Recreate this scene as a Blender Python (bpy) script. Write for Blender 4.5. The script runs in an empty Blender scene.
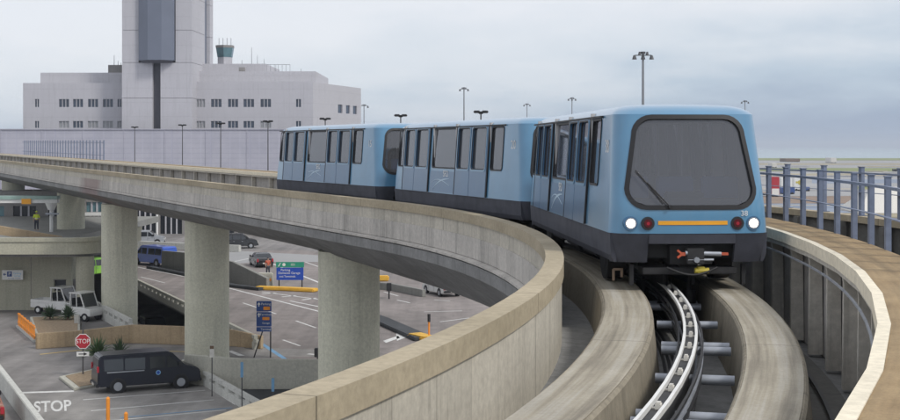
import bpy, bmesh, math, random
from mathutils import Vector, Matrix
from mathutils.geometry import tessellate_polygon
random.seed(7)
PI = math.pi
S = bpy.context.scene
COL = S.collection
CZ = 12.4            # eye height above the street
RZ = 9.8             # running surface of the elevated guideway
F, CX, HY = 1350.0, 450.0, 146.0

def at(px, py, Y):
    return Vector(((px-CX)/F*Y, Y, CZ-(py-HY)/F*Y))
def G(px, py, z=0.0):
    Y = (CZ-z)*F/(py-HY)
    return Vector(((px-CX)/F*Y, Y, z))

# ------------------------------------------------------------------ materials
def lin(r, g, b):
    f = lambda c: (c/255)/12.92 if c/255 <= 0.04045 else ((c/255+0.055)/1.055)**2.4
    return (f(r), f(g), f(b), 1)
def c4(c): return (c[0], c[1], c[2], 1)
def newmat(name):
    m = bpy.data.materials.new(name); m.use_nodes = True
    nt = m.node_tree; b = nt.nodes['Principled BSDF']
    return m, nt, b
def mapping(nt, src, scale, loc=(0,0,0)):
    mp = nt.nodes.new('ShaderNodeMapping'); mp.inputs['Scale'].default_value = scale
    mp.inputs['Location'].default_value = loc
    nt.links.new(src, mp.inputs['Vector']); return mp.outputs[0]
def noise(nt, vec, scale, detail=4, rough=.6):
    n = nt.nodes.new('ShaderNodeTexNoise'); n.inputs['Scale'].default_value = scale
    n.inputs['Detail'].default_value = detail; n.inputs['Roughness'].default_value = rough
    nt.links.new(vec, n.inputs['Vector']); return n.outputs['Fac']
def ramp(nt, fac, stops):
    r = nt.nodes.new('ShaderNodeValToRGB'); e = r.color_ramp.elements
    e[0].position, e[0].color = stops[0][0], c4(stops[0][1]) if len(stops[0][1]) == 3 else stops[0][1]
    e[1].position, e[1].color = stops[-1][0], c4(stops[-1][1])
    for p, c in stops[1:-1]:
        x = e.new(p); x.color = c4(c)
    nt.links.new(fac, r.inputs[0]); return r.outputs[0]
def mix(nt, fac, a, b, mode='MIX'):
    m = nt.nodes.new('ShaderNodeMix'); m.data_type = 'RGBA'; m.blend_type = mode
    for s, v in ((m.inputs['Factor'], fac), (m.inputs['A'], a), (m.inputs['B'], b)):
        if isinstance(v, (int, float)): s.default_value = v
        elif isinstance(v, (tuple, list)): s.default_value = c4(v)
        else: nt.links.new(v, s)
    return m.outputs['Result']
def math_(nt, op, a, b=None, clamp=False):
    m = nt.nodes.new('ShaderNodeMath'); m.operation = op; m.use_clamp = clamp
    for i, v in enumerate((a, b)):
        if v is None: continue
        if isinstance(v, (int, float)): m.inputs[i].default_value = v
        else: nt.links.new(v, m.inputs[i])
    return m.outputs[0]
def bump(nt, b, h, strength=.3, dist=.02):
    n = nt.nodes.new('ShaderNodeBump'); n.inputs['Strength'].default_value = strength
    n.inputs['Distance'].default_value = dist
    nt.links.new(h, n.inputs['Height']); nt.links.new(n.outputs[0], b.inputs['Normal'])
def geo(nt): return nt.nodes.new('ShaderNodeNewGeometry').outputs['Position']
def objc(nt): return nt.nodes.new('ShaderNodeTexCoord').outputs['Object']
def uvc(nt): return nt.nodes.new('ShaderNodeTexCoord').outputs['UV']

def plain(name, col, rough=.6, metal=0, var=.12, scale=3.0, spec=.5):
    m, nt, b = newmat(name)
    n = noise(nt, objc(nt), scale, 5)
    c = ramp(nt, n, [(.25, tuple(x*(1-var) for x in col[:3])), (.75, tuple(min(1, x*(1+var)) for x in col[:3]))])
    nt.links.new(c, b.inputs['Base Color'])
    b.inputs['Roughness'].default_value = rough; b.inputs['Metallic'].default_value = metal
    b.inputs['Specular IOR Level'].default_value = spec
    return m
def emit(name, col, s):
    m, nt, b = newmat(name)
    b.inputs['Base Color'].default_value = c4(col); b.inputs['Emission Color'].default_value = c4(col)
    b.inputs['Emission Strength'].default_value = s
    return m
def concrete(name, base, dark, streak=.5, joint=0.0, joff=0.0, blotch=.5, light=None, form=0, zline=0, stain=None):
    """weathered concrete: blotches, grain, rain streaks down vertical faces, pour joints from the UV arclength"""
    m, nt, b = newmat(name)
    g = geo(nt)
    big = noise(nt, mapping(nt, g, (.35, .35, .9)), 1.0, 5, .65)
    fine = noise(nt, g, 9.0, 6, .7)
    st = noise(nt, mapping(nt, g, (3.2, 3.2, .16)), 1.0, 5, .62)
    st2 = noise(nt, mapping(nt, g, (9., 9., .5), (3, 1, 0)), 1.0, 3, .6)
    c = mix(nt, math_(nt, 'MULTIPLY', ramp(nt, big, [(.35, (0,0,0)), (.68, (1,1,1))]), blotch), base, dark)
    c = mix(nt, math_(nt, 'MULTIPLY', ramp(nt, st, [(.50, (0,0,0)), (.74, (1,1,1))]), streak), c, tuple(x*.62 for x in dark[:3]))
    c = mix(nt, math_(nt, 'MULTIPLY', ramp(nt, st2, [(.58, (0,0,0)), (.8, (1,1,1))]), streak*.5), c, light or tuple(min(1, x*1.25) for x in base[:3]))
    c = mix(nt, .5, c, ramp(nt, fine, [(.3, (.62,)*3), (.7, (1.25,)*3)]), 'MULTIPLY')
    h = fine
    if joint:
        sep = nt.nodes.new('ShaderNodeSeparateXYZ'); nt.links.new(uvc(nt), sep.inputs[0])
        f = math_(nt, 'FRACT', math_(nt, 'DIVIDE', math_(nt, 'ADD', sep.outputs[0], 500+joff), joint))
        j = math_(nt, 'LESS_THAN', f, .03/joint)
        c = mix(nt, math_(nt, 'MULTIPLY', j, .7), c, tuple(x*.3 for x in dark[:3]))
        if form:
            f = math_(nt, 'FRACT', math_(nt, 'DIVIDE', math_(nt, 'ADD', sep.outputs[0], 500.3), form))
            c = mix(nt, math_(nt, 'MULTIPLY', math_(nt, 'LESS_THAN', f, .022/form), .38), c, tuple(x*.4 for x in dark[:3]))
            wn = nt.nodes.new('ShaderNodeTexWhiteNoise'); wn.noise_dimensions = '1D'
            nt.links.new(math_(nt, 'FLOOR', math_(nt, 'DIVIDE', math_(nt, 'ADD', sep.outputs[0], 500.3), form)), wn.inputs['W'])
            c = mix(nt, .5, c, ramp(nt, wn.outputs['Value'], [(0, (.82,)*3), (1, (1.12,)*3)]), 'MULTIPLY')
    # thin drips that start at the top and fade
    st3 = noise(nt, mapping(nt, g, (14., 14., .35), (7, 2, 0)), 1.0, 2, .5)
    pat = noise(nt, g, .5, 3)
    c = mix(nt, math_(nt, 'MULTIPLY', math_(nt, 'MULTIPLY', ramp(nt, st3, [(.60, (0,0,0)), (.70, (1,1,1))]), ramp(nt, pat, [(.45, (0,0,0)), (.6, (1,1,1))])), streak*.8), c, tuple(x*.5 for x in dark[:3]))
    if zline:
        sp2 = nt.nodes.new('ShaderNodeSeparateXYZ'); nt.links.new(g, sp2.inputs[0])
        zl = math_(nt, 'LESS_THAN', math_(nt, 'FRACT', math_(nt, 'DIVIDE', math_(nt, 'ADD', sp2.outputs[2], 100), zline)), .10/zline)
        c = mix(nt, math_(nt, 'MULTIPLY', zl, .22), c, tuple(x*.6 for x in dark[:3]))
    if stain:
        vd = nt.nodes.new('ShaderNodeVectorMath'); vd.operation = 'DISTANCE'; nt.links.new(g, vd.inputs[0]); vd.inputs[1].default_value = stain
        sd_ = math_(nt, 'ADD', vd.outputs['Value'], math_(nt, 'MULTIPLY', big, 5.0))
        c = mix(nt, ramp(nt, math_(nt, 'DIVIDE', sd_, 10.0), [(.48, (.55,)*3), (.72, (0,0,0))]), c, (.22,.13,.12))
    nt.links.new(c, b.inputs['Base Color'])
    b.inputs['Roughness'].default_value = .88
    bump(nt, b, h, .35, .01)
    return m

M = {}
M['par_face'] = concrete('parapet_concrete', (.56,.525,.445), (.40,.37,.31), .6, 8.0, 2.2, .5, None, 1.25)
M['par_street'] = concrete('street_side_concrete', (.55,.52,.475), (.40,.38,.35), .65, 8.0, 0.6, .6, None, 1.25, 0, (-25.2,95,9.4))
M['par_top'] = concrete('parapet_top_concrete', (.44,.375,.265), (.29,.245,.165), .1, 8.0, 2.2, .8)
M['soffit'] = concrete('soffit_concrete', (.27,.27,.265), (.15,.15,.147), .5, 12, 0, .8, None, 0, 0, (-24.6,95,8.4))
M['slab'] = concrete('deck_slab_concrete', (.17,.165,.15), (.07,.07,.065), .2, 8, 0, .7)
def run_mat():
    m, nt, b = newmat('running_surface_concrete')
    g = geo(nt); uv = uvc(nt)
    a = noise(nt, mapping(nt, uv, (.18, 7., 1)), 1.0, 5, .6); big = noise(nt, g, .7, 6, .65); f = noise(nt, g, 25, 4, .7)
    c = ramp(nt, a, [(.32, (.20,.175,.135)), (.5, (.35,.315,.245)), (.68, (.43,.405,.35))])
    c = mix(nt, .6, c, ramp(nt, big, [(.3, (.7,)*3), (.7, (1.2,)*3)]), 'MULTIPLY')
    c = mix(nt, .4, c, ramp(nt, f, [(.3, (.7,)*3), (.7, (1.25,)*3)]), 'MULTIPLY')
    sep = nt.nodes.new('ShaderNodeSeparateXYZ'); nt.links.new(uv, sep.inputs[0])
    j = math_(nt, 'LESS_THAN', math_(nt, 'FRACT', math_(nt, 'DIVIDE', math_(nt, 'ADD', sep.outputs[0], 501), 6.2)), .005)
    c = mix(nt, math_(nt, 'MULTIPLY', j, .7), c, (.08,.07,.06))
    nt.links.new(c, b.inputs['Base Color']); b.inputs['Roughness'].default_value = .75
    bump(nt, b, f, .3, .005); return m
M['plinth_top'] = run_mat()
M['plinth_side'] = concrete('plinth_side_concrete', (.30,.265,.20), (.16,.14,.105), .6, 6.2, 1.0, .5)
M['pillar'] = concrete('pillar_concrete', (.62,.61,.49), (.51,.505,.405), .4, 0, 0, .5)
M['walk'] = None
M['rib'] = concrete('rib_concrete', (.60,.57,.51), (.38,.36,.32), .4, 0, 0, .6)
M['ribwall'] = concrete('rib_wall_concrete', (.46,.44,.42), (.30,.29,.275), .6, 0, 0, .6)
M['beige_wall'] = concrete('beige_wall_concrete', (.47,.455,.36), (.38,.37,.285), .35, 0, 0, .5)
M['tan_wall'] = concrete('tan_wall_concrete', (.46,.35,.22), (.32,.235,.145), .45, 0, 0, .6)
M['pale_wall'] = concrete('pale_wall_concrete', (.50,.49,.42), (.42,.41,.35), .3, 0, 0, .5)
M['white_rail'] = concrete('white_concrete_rail', (.58,.58,.54), (.42,.42,.385), .4, 0, 0, .4)
M['grey_wall'] = concrete('grey_barrier_concrete', (.26,.26,.24), (.18,.18,.165), .4, 0, 0, .5)
M['bldg'] = concrete('building_concrete', (.50,.495,.525), (.45,.445,.47), .3, 0, 0, .4, None, 0, 2.5)
M['bldg_side'] = M['bldg']
M['dark_bldg'] = concrete('terminal_concrete', (.28,.27,.26), (.2,.19,.185), .3, 0, 0, .5)

def walk_mat():
    m, nt, b = newmat('walkway_brown_coating')
    g = geo(nt); uv = uvc(nt)
    n = noise(nt, g, 1.3, 6, .65); fn = noise(nt, g, 30, 4, .7)
    ln = noise(nt, mapping(nt, uv, (.6, 9., 1)), 1.0, 4)
    c = ramp(nt, n, [(.3, (.23,.155,.075)), (.7, (.36,.26,.14))])
    c = mix(nt, .4, c, ramp(nt, ln, [(.35, (.6,)*3), (.65, (1.3,)*3)]), 'MULTIPLY')
    c = mix(nt, .45, c, ramp(nt, fn, [(.3, (.6,)*3), (.7, (1.35,)*3)]), 'MULTIPLY')
    nt.links.new(c, b.inputs['Base Color']); b.inputs['Roughness'].default_value = .8
    bump(nt, b, fn, .4, .004); return m
M['walk'] = walk_mat()
M['cream'] = concrete('cream_painted_edge', (.80,.73,.58), (.70,.63,.49), 0.0, 0, 0, .3)

def asphalt(name, base, dark, wear=.5):
    m, nt, b = newmat(name)
    g = geo(nt)
    n = noise(nt, g, .09, 7, .62); n2 = noise(nt, g, .8, 5, .65); f = noise(nt, g, 22, 4, .7)
    vr = nt.nodes.new('ShaderNodeTexVoronoi'); vr.feature = 'DISTANCE_TO_EDGE'; vr.inputs['Scale'].default_value = .16
    vm = nt.nodes.new('ShaderNodeVectorMath'); vm.operation = 'ADD'
    nz = nt.nodes.new('ShaderNodeTexNoise'); nz.inputs['Scale'].default_value = .35; nz.inputs['Detail'].default_value = 5; nt.links.new(g, nz.inputs['Vector'])
    vs_ = nt.nodes.new('ShaderNodeVectorMath'); vs_.operation = 'SCALE'; vs_.inputs['Scale'].default_value = 6.0; nt.links.new(nz.outputs['Color'], vs_.inputs[0])
    nt.links.new(mapping(nt, g, (1, .55, 1)), vm.inputs[0]); nt.links.new(vs_.outputs[0], vm.inputs[1]); nt.links.new(vm.outputs[0], vr.inputs['Vector'])
    c = ramp(nt, n, [(.32, dark), (.68, base)])
    c = mix(nt, wear, c, ramp(nt, n2, [(.3, (.62,)*3), (.72, (1.3,)*3)]), 'MULTIPLY')
    c = mix(nt, .4, c, ramp(nt, f, [(.3, (.65,)*3), (.7, (1.3,)*3)]), 'MULTIPLY')
    oil = noise(nt, mapping(nt, g, (1, 1, 1), (31, 7, 0)), .42, 3, .5)
    c = mix(nt, math_(nt, 'MULTIPLY', ramp(nt, oil, [(.62, (0,0,0)), (.72, (1,1,1))]), .4), c, tuple(x*.5 for x in dark))
    mr = nt.nodes.new('ShaderNodeMapping'); mr.vector_type = 'POINT'; mr.inputs['Rotation'].default_value = (0,0,math.radians(-25)); mr.inputs['Scale'].default_value = (.9,.03,1); nt.links.new(g, mr.inputs[0])
    tyre = noise(nt, mr.outputs[0], 1.0, 3, .55)
    c = mix(nt, .55, c, ramp(nt, tyre, [(.35, (.68,)*3), (.65, (1.22,)*3)]), 'MULTIPLY')
    crack = ramp(nt, vr.outputs['Distance'], [(.004, (1,1,1)), (.010, (0,0,0))])
    c = mix(nt, math_(nt, 'MULTIPLY', crack, .18), c, tuple(x*.35 for x in dark))
    nt.links.new(c, b.inputs['Base Color']); b.inputs['Roughness'].default_value = .85
    return m
M['asphalt'] = asphalt('weathered_asphalt', (.27,.255,.245), (.175,.165,.16))
M['road'] = asphalt('warm_grey_asphalt', (.285,.25,.235), (.18,.16,.15))
M['asphalt_and_shade'] = asphalt('dark_asphalt_and_shade', (.06,.065,.07), (.035,.038,.042))  # dark median and kerb strips, plus shade painted on two sheets
M['lot'] = asphalt('parking_lot_concrete', (.33,.315,.295), (.22,.21,.2))
M['paint'] = plain('white_road_paint', (.62,.62,.60), .7, 0, .25, 2.5)
M['ypaint'] = plain('yellow_road_paint', (.55,.40,.14), .7, 0, .25, 2.5)
M['bluepaint'] = plain('blue_stall_paint', (.16,.33,.52), .7, 0, .2, 2)
M['kerb_yellow'] = plain('yellow_kerb_paint', (.72,.42,.05), .7, 0, .15, 2)
M['mulch'] = plain('tan_mulch', (.30,.225,.145), .95, 0, .35, 6)
M['grass'] = plain('airfield_grass', (.20,.23,.085), .95, 0, .3, .05)
M['drygrass'] = plain('airfield_dry_grass', (.34,.30,.20), .95, 0, .25, .05)
M['apron'] = plain('airfield_apron', (.31,.31,.31), .9, 0, .15, .03)
M['bluetar'] = plain('airfield_blue_grey_tarmac', (.22,.26,.33), .9, 0, .15, .05)
M['brown'] = plain('airfield_brown_earth', (.24,.175,.13), .95, 0, .2, .08)
def water():
    m, nt, b = newmat('bay_water')
    n = noise(nt, mapping(nt, geo(nt), (.02, .06, 1)), 1.0, 6)
    b.inputs['Base Color'].default_value = (.25,.34,.38,1); b.inputs['Roughness'].default_value = .3
    bump(nt, b, n, .15, .5); return m
M['water'] = water()

def carpaint(name, col, rough=.3, coat=.5, dirt=.35):
    m, nt, b = newmat(name)
    o = objc(nt)
    n = noise(nt, o, 1.2, 6, .6); f = noise(nt, mapping(nt, o, (7, 7, .8)), 1.0, 4)
    c = ramp(nt, n, [(.25, tuple(x*.9 for x in col)), (.75, tuple(min(1, x*1.08) for x in col))])
    c = mix(nt, math_(nt, 'MULTIPLY', ramp(nt, f, [(.5, (0,0,0)), (.8, (1,1,1))]), dirt*.4), c, (.22,.22,.21))
    nt.links.new(c, b.inputs['Base Color'])
    b.inputs['Roughness'].default_value = rough; b.inputs['Coat Weight'].default_value = coat
    b.inputs['Coat Roughness'].default_value = .15
    bump(nt, b, noise(nt, o, 1.5, 2), .08, .02)
    return m
M['train_blue'] = carpaint('train_blue_paint', (.092,.245,.40), .28, .7, .25)
M['door_blue'] = carpaint('train_door_blue_paint', (.048,.14,.265), .32, .5, .25)
M['skirt'] = plain('train_skirt_dirty_grey', (.052,.055,.072), .7, 0, .35, 2.2)
M['rubber'] = plain('black_rubber', (.012,.012,.014), .55, 0, .2, 5)
M['dark'] = plain('dark_steel', (.035,.035,.038), .6, .3, .3, 5)
M['black'] = plain('black_plastic', (.02,.02,.022), .5, 0, .2, 5)
M['lining'] = plain('cabin_lining', (.5,.49,.48), .7, 0, .08, 2)
M['floor_int'] = plain('cabin_floor', (.12,.12,.13), .8)
M['seat'] = plain('cabin_seat_blue', (.05,.10,.25), .6)
M['steel'] = plain('brushed_steel', (.5,.5,.52), .35, .8, .1, 6)
M['galv'] = plain('galvanised_steel', (.36,.385,.43), .5, .35, .2, 4)
M['railblue'] = plain('slate_blue_paint', (.18,.215,.30), .5, .1, .2, 5)
M['white'] = plain('white_paint', (.75,.75,.73), .5, 0, .08, 3)
M['offwhite'] = plain('worn_white_plastic', (.62,.60,.55), .6, 0, .15, 8)
M['orange'] = plain('orange_plastic', (.85,.30,.03), .55, 0, .12, 3)
M['orangepaint'] = plain('orange_stripe_paint', (.80,.36,.02), .5, 0, .08, 3)
M['redor'] = plain('red_orange_paint', (.48,.10,.05), .5, 0, .15, 6)
M['yellowy'] = plain('yellow_paint', (.55,.45,.06), .5, 0, .15, 6)
M['red'] = plain('red_paint', (.42,.02,.035), .5, 0, .08, 3)
M['darkred'] = plain('unlit_red_lens', (.09,.008,.012), .2, 0, .1, 9)
M['hiviz'] = plain('high_visibility_yellow', (.70,.85,.05), .7, 0, .1, 3)
M['bluesign'] = plain('blue_sign_sheeting', (.015,.07,.42), .5, 0, .08, 2)
M['bsign'] = plain('navy_sign_sheeting', (.03,.075,.25), .5, 0, .1, 2)
M['greensign'] = plain('green_sign_sheeting', (.02,.28,.18), .5, 0, .08, 2)
M['lightblue'] = plain('light_blue_print', (.25,.48,.70), .6, 0, .05, 2)
M['pale_blue_print'] = plain('pale_blue_print', (.45,.58,.68), .5, 0, .08, 3)
M['skin'] = plain('skin', (.45,.28,.20), .6)
M['denim'] = plain('dark_trousers', (.04,.045,.06), .8)
M['pole'] = plain('dark_pole_metal', (.09,.09,.095), .5, .4)
M['poleg'] = plain('grey_pole_metal', (.25,.26,.28), .5, .4)
M['blade'] = plain('yucca_leaf', (.07,.13,.045), .6, 0, .35, 4)
M['bush'] = plain('bush_leaf', (.055,.10,.045), .7, 0, .4, 5)
M['trunk'] = plain('yucca_stem', (.16,.11,.07), .9, 0, .3, 8)
M['navy'] = carpaint('navy_car_paint', (.006,.008,.018), .35, .25, .04)
M['blue_paint'] = carpaint('bright_blue_car_paint', (.03,.10,.50), .3, .7, .1)
M['black_paint'] = carpaint('black_car_paint', (.015,.015,.018), .25, .8, .15)
M['white_car'] = carpaint('white_car_paint', (.72,.72,.70), .3, .6, .2)
M['green_car'] = carpaint('lime_green_car_paint', (.35,.75,.10), .35, .5, .1)
M['silver_car'] = carpaint('silver_car_paint', (.35,.37,.40), .3, .6, .15)
M['red_car'] = carpaint('orange_red_car_paint', (.26,.09,.04), .3, .6, .1)
M['carglass'] = plain('dark_vehicle_glass', (.02,.024,.03), .08, 0, .1, 1, .8)
M['winglass'] = plain('dark_building_glass', (.035,.05,.08), .12, 0, .4, .6, .8)
M['paleglass'] = plain('pale_blind_behind_glass', (.30,.31,.32), .3, 0, .2, .8)
M['tealglass'] = plain('teal_building_glass', (.10,.20,.23), .15, 0, .35, .5, .8)
M['darkopen'] = plain('dark_opening_glass', (.015,.018,.024), .25, 0, .5, .5)
M['slate'] = plain('slate_tower_panel', (.15,.17,.22), .45, .1, .08, .3)
M['slate_slot'] = plain('dark_slot_panel', (.07,.07,.085), .6, 0, .1, .3)
M['headlamp'] = emit('lit_headlamp', (1, .99, .95), 4.0)
M['glowred'] = plain('red_lens_centre', (.35,.015,.03), .3)

def glass_mat(name, tint, gl=.12, rough=.04, dust=.22):
    m, nt, b = newmat(name)
    nt.nodes.remove(b); out = nt.nodes['Material Output']
    t = nt.nodes.new('ShaderNodeBsdfTransparent'); t.inputs[0].default_value = c4(tint)
    g = nt.nodes.new('ShaderNodeBsdfGlossy'); g.inputs['Roughness'].default_value = rough
    g.inputs[0].default_value = (.9,.93,1,1)
    fr = nt.nodes.new('ShaderNodeFresnel'); fr.inputs['IOR'].default_value = 1.5
    d = nt.nodes.new('ShaderNodeBsdfDiffuse'); d.inputs[0].default_value = (.25,.26,.28,1)
    m1 = nt.nodes.new('ShaderNodeMixShader'); m1.inputs[0].default_value = dust
    nt.links.new(t.outputs[0], m1.inputs[1]); nt.links.new(d.outputs[0], m1.inputs[2])
    mx = nt.nodes.new('ShaderNodeMixShader')
    nt.links.new(math_(nt, 'ADD', fr.outputs[0], gl, True), mx.inputs[0])
    nt.links.new(m1.outputs[0], mx.inputs[1]); nt.links.new(g.outputs[0], mx.inputs[2])
    nt.links.new(mx.outputs[0], out.inputs[0]); return m
M['tglass'] = glass_mat('tinted_train_glass', (.50,.47,.48), .05, .04, .2)
M['wglass'] = glass_mat('tinted_windscreen_glass', (.62,.60,.63), .05, .05, .20)

def panelwall():
    m, nt, b = newmat('lavender_panel_cladding')
    g = geo(nt); sep = nt.nodes.new('ShaderNodeSeparateXYZ'); nt.links.new(g, sep.inputs[0])
    n = noise(nt, g, .35, 5)
    def grid(o, s, w):
        f = math_(nt, 'FRACT', math_(nt, 'DIVIDE', math_(nt, 'ADD', o, 900), s))
        return math_(nt, 'LESS_THAN', f, w)
    c = ramp(nt, n, [(.3, (.40,.40,.47)), (.7, (.48,.475,.54))])
    l = math_(nt, 'MAXIMUM', grid(sep.outputs[2], .8, .14), math_(nt, 'MULTIPLY', grid(sep.outputs[0], 6.2, .04), .9))
    l2 = grid(sep.outputs[0], 1.55, .1)
    c = mix(nt, math_(nt, 'MULTIPLY', l, .3), c, (.27,.28,.38))
    c = mix(nt, math_(nt, 'MULTIPLY', l2, .18), c, (.6,.6,.7))
    nt.links.new(c, b.inputs['Base Color']); b.inputs['Roughness'].default_value = .6
    return m
M['lav'] = panelwall()

# ------------------------------------------------------------------ mesh helpers
class MB:
    def __init__(s): s.v = []; s.f = []; s.mi = []; s.uv = {}; s.cur = 0
    def add(s, vs, fs, uvs=None):
        o = len(s.v); s.v += [Vector(v) for v in vs]
        for i, f in enumerate(fs):
            s.f.append([o+k for k in f]); s.mi.append(s.cur)
            if uvs: s.uv[len(s.f)-1] = uvs[i]
        return s
    def box(s, x0, x1, y0, y1, z0, z1):
        v = [(x0,y0,z0),(x1,y0,z0),(x1,y1,z0),(x0,y1,z0),(x0,y0,z1),(x1,y0,z1),(x1,y1,z1),(x0,y1,z1)]
        return s.add(v, [(0,3,2,1),(4,5,6,7),(0,1,5,4),(1,2,6,5),(2,3,7,6),(3,0,4,7)])
    def obox(s, c, ax, ay, hx, hy, z0, z1):
        """box with horizontal axes ax, ay"""
        c = Vector(c); ax = Vector(ax); ay = Vector(ay); v = []
        for z in (z0, z1):
            for a, b in ((-1,-1),(1,-1),(1,1),(-1,1)):
                p = c+ax*hx*a+ay*hy*b; v.append((p.x, p.y, c.z+z))
        return s.add(v, [(0,3,2,1),(4,5,6,7),(0,1,5,4),(1,2,6,5),(2,3,7,6),(3,0,4,7)])
    def bar(s, p, q, t, h=None, up=(0,0,1)):
        """rectangular bar from p to q, thickness t, height h"""
        p, q = Vector(p), Vector(q); h = h or t
        d = (q-p).normalized(); u = Vector(up)
        if abs(d.dot(u)) > .98: u = Vector((1,0,0))
        sd = d.cross(u).normalized(); u = sd.cross(d)
        v = []
        for c in (p, q):
            for a, b in ((-1,-1),(1,-1),(1,1),(-1,1)): v.append(c+sd*a*t/2+u*b*h/2)
        return s.add(v, [(0,1,2,3),(7,6,5,4),(0,4,5,1),(1,5,6,2),(2,6,7,3),(3,7,4,0)])
    def tube(s, p, q, r0, r1=None, n=12):
        p, q = Vector(p), Vector(q); r1 = r0 if r1 is None else r1
        d = (q-p).normalized(); u = Vector((0,0,1)) if abs(d.z) < .9 else Vector((1,0,0))
        a = d.cross(u).normalized(); b = a.cross(d)
        v = []
        for c, r in ((p, r0), (q, r1)):
            for i in range(n):
                t = 2*PI*i/n; v.append(c+a*r*math.cos(t)+b*r*math.sin(t))
        f = [(i, i+n, (i+1) % n+n, (i+1) % n) for i in range(n)]
        f += [tuple(range(n)), tuple(range(2*n-1, n-1, -1))]
        return s.add(v, f)
    def prism(s, pts, z0, z1):
        """vertical prism over a plan polygon"""
        n = len(pts); v = [(p[0], p[1], z0) for p in pts]+[(p[0], p[1], z1) for p in pts]
        f = [(i, (i+1) % n, (i+1) % n+n, i+n) for i in range(n)]
        tris = tessellate_polygon([[Vector((p[0], p[1], 0)) for p in pts]])
        f += [tuple(t[::-1]) for t in tris]+[tuple(k+n for k in t) for t in tris]
        return s.add(v, f)
    def build(s, name, mat, parent=None, smooth=False, bev=0, world=False, auto=None):
        me = bpy.data.meshes.new(name)
        off = parent.location if (parent and world) else Vector((0,0,0))
        me.from_pydata([v-off for v in s.v], [], s.f)
        mats = mat if isinstance(mat, (list, tuple)) else [mat]
        for m in mats: me.materials.append(m)
        if len(mats) > 1: me.polygons.foreach_set('material_index', s.mi)
        if s.uv:
            ul = me.uv_layers.new(name='UVMap')
            for i, p in enumerate(me.polygons):
                if i in s.uv:
                    for k, li in enumerate(p.loop_indices): ul.data[li].uv = s.uv[i][k]
        bm = bmesh.new(); bm.from_mesh(me)
        bmesh.ops.recalc_face_normals(bm, faces=bm.faces)
        if bev:
            ed = [e for e in bm.edges if len(e.link_faces) == 2 and e.calc_face_angle(0) > .5]
            bmesh.ops.bevel(bm, geom=ed, offset=bev, segments=2, affect='EDGES', clamp_overlap=True)
        if smooth or bev:
            for f in bm.faces: f.smooth = True
            for e in bm.edges:
                if len(e.link_faces) == 2 and e.calc_face_angle(0) > (auto or .6): e.smooth = False
        bm.to_mesh(me); bm.free()
        o = bpy.data.objects.new(name, me); COL.objects.link(o)
        if parent: o.parent = parent
        return o

def tag(o, label=None, cat=None, group=None, kind=None):
    if label: o['label'] = label
    if cat: o['category'] = cat
    if group: o['group'] = group
    if kind: o['kind'] = kind
    return o
def thing(name, label, cat, loc=(0,0,0), rz=0, group=None):
    o = bpy.data.objects.new(name, None); COL.objects.link(o)
    o.empty_display_size = .3
    o.location = loc; o.rotation_euler = (0, 0, rz)
    return tag(o, label, cat, group)
def kids(o): return [c for c in bpy.data.objects if c.parent == o]
def dup(o, parent=None, skip=()):
    c = o.copy(); COL.objects.link(c)
    if parent: c.parent = parent
    for k in kids(o):
        if k.name.split('.')[0] in skip: continue
        dup(k, c, skip)
    return c
def plate(outer, holes, to3, t, mb=None):
    """plate with holes: outer/holes are 2-D loops, to3(a, b, depth) gives the point; thickness t"""
    mb = mb or MB()
    loops = [outer]+holes
    flat = [p for l in loops for p in l]
    tris = tessellate_polygon([[Vector((p[0], p[1], 0)) for p in l] for l in loops])
    n = len(flat)
    v = [to3(p[0], p[1], 0) for p in flat]+[to3(p[0], p[1], t) for p in flat]
    f = [tuple(x) for x in tris]+[tuple(k+n for k in x[::-1]) for x in tris]
    o = 0
    for l in loops:
        m = len(l)
        f += [(o+i, o+(i+1) % m, o+(i+1) % m+n, o+i+n) for i in range(m)]
        o += m
    mb.add(v, f); return mb
def rrect(x0, x1, y0, y1, r, n=5):
    pts = []
    for cx, cy, a in ((x1-r, y1-r, 0), (x0+r, y1-r, 90), (x0+r, y0+r, 180), (x1-r, y0+r, 270)):
        for i in range(n+1):
            t = math.radians(a+90*i/n); pts.append((cx+r*math.cos(t), cy+r*math.sin(t)))
    return pts
def text(body, size, mat, parent, mtx, name='lettering', ext=.002, align='CENTER', sx=1.0, off=0):
    cu = bpy.data.curves.new(name, 'FONT'); cu.body = body; cu.size = size; cu.extrude = ext; cu.offset = off
    cu.align_x = align; cu.align_y = 'CENTER'
    to = bpy.data.objects.new(name, cu); COL.objects.link(to)
    bpy.context.view_layer.update()
    dg = bpy.context.evaluated_depsgraph_get()
    me = bpy.data.meshes.new_from_object(to.evaluated_get(dg))
    bpy.data.objects.remove(to)
    me.materials.clear(); me.materials.append(mat)
    me.transform(Matrix.Scale(sx, 4, (1,0,0))); me.transform(mtx)
    o = bpy.data.objects.new(name, me); COL.objects.link(o)
    if parent: o.parent = parent
    return o

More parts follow.
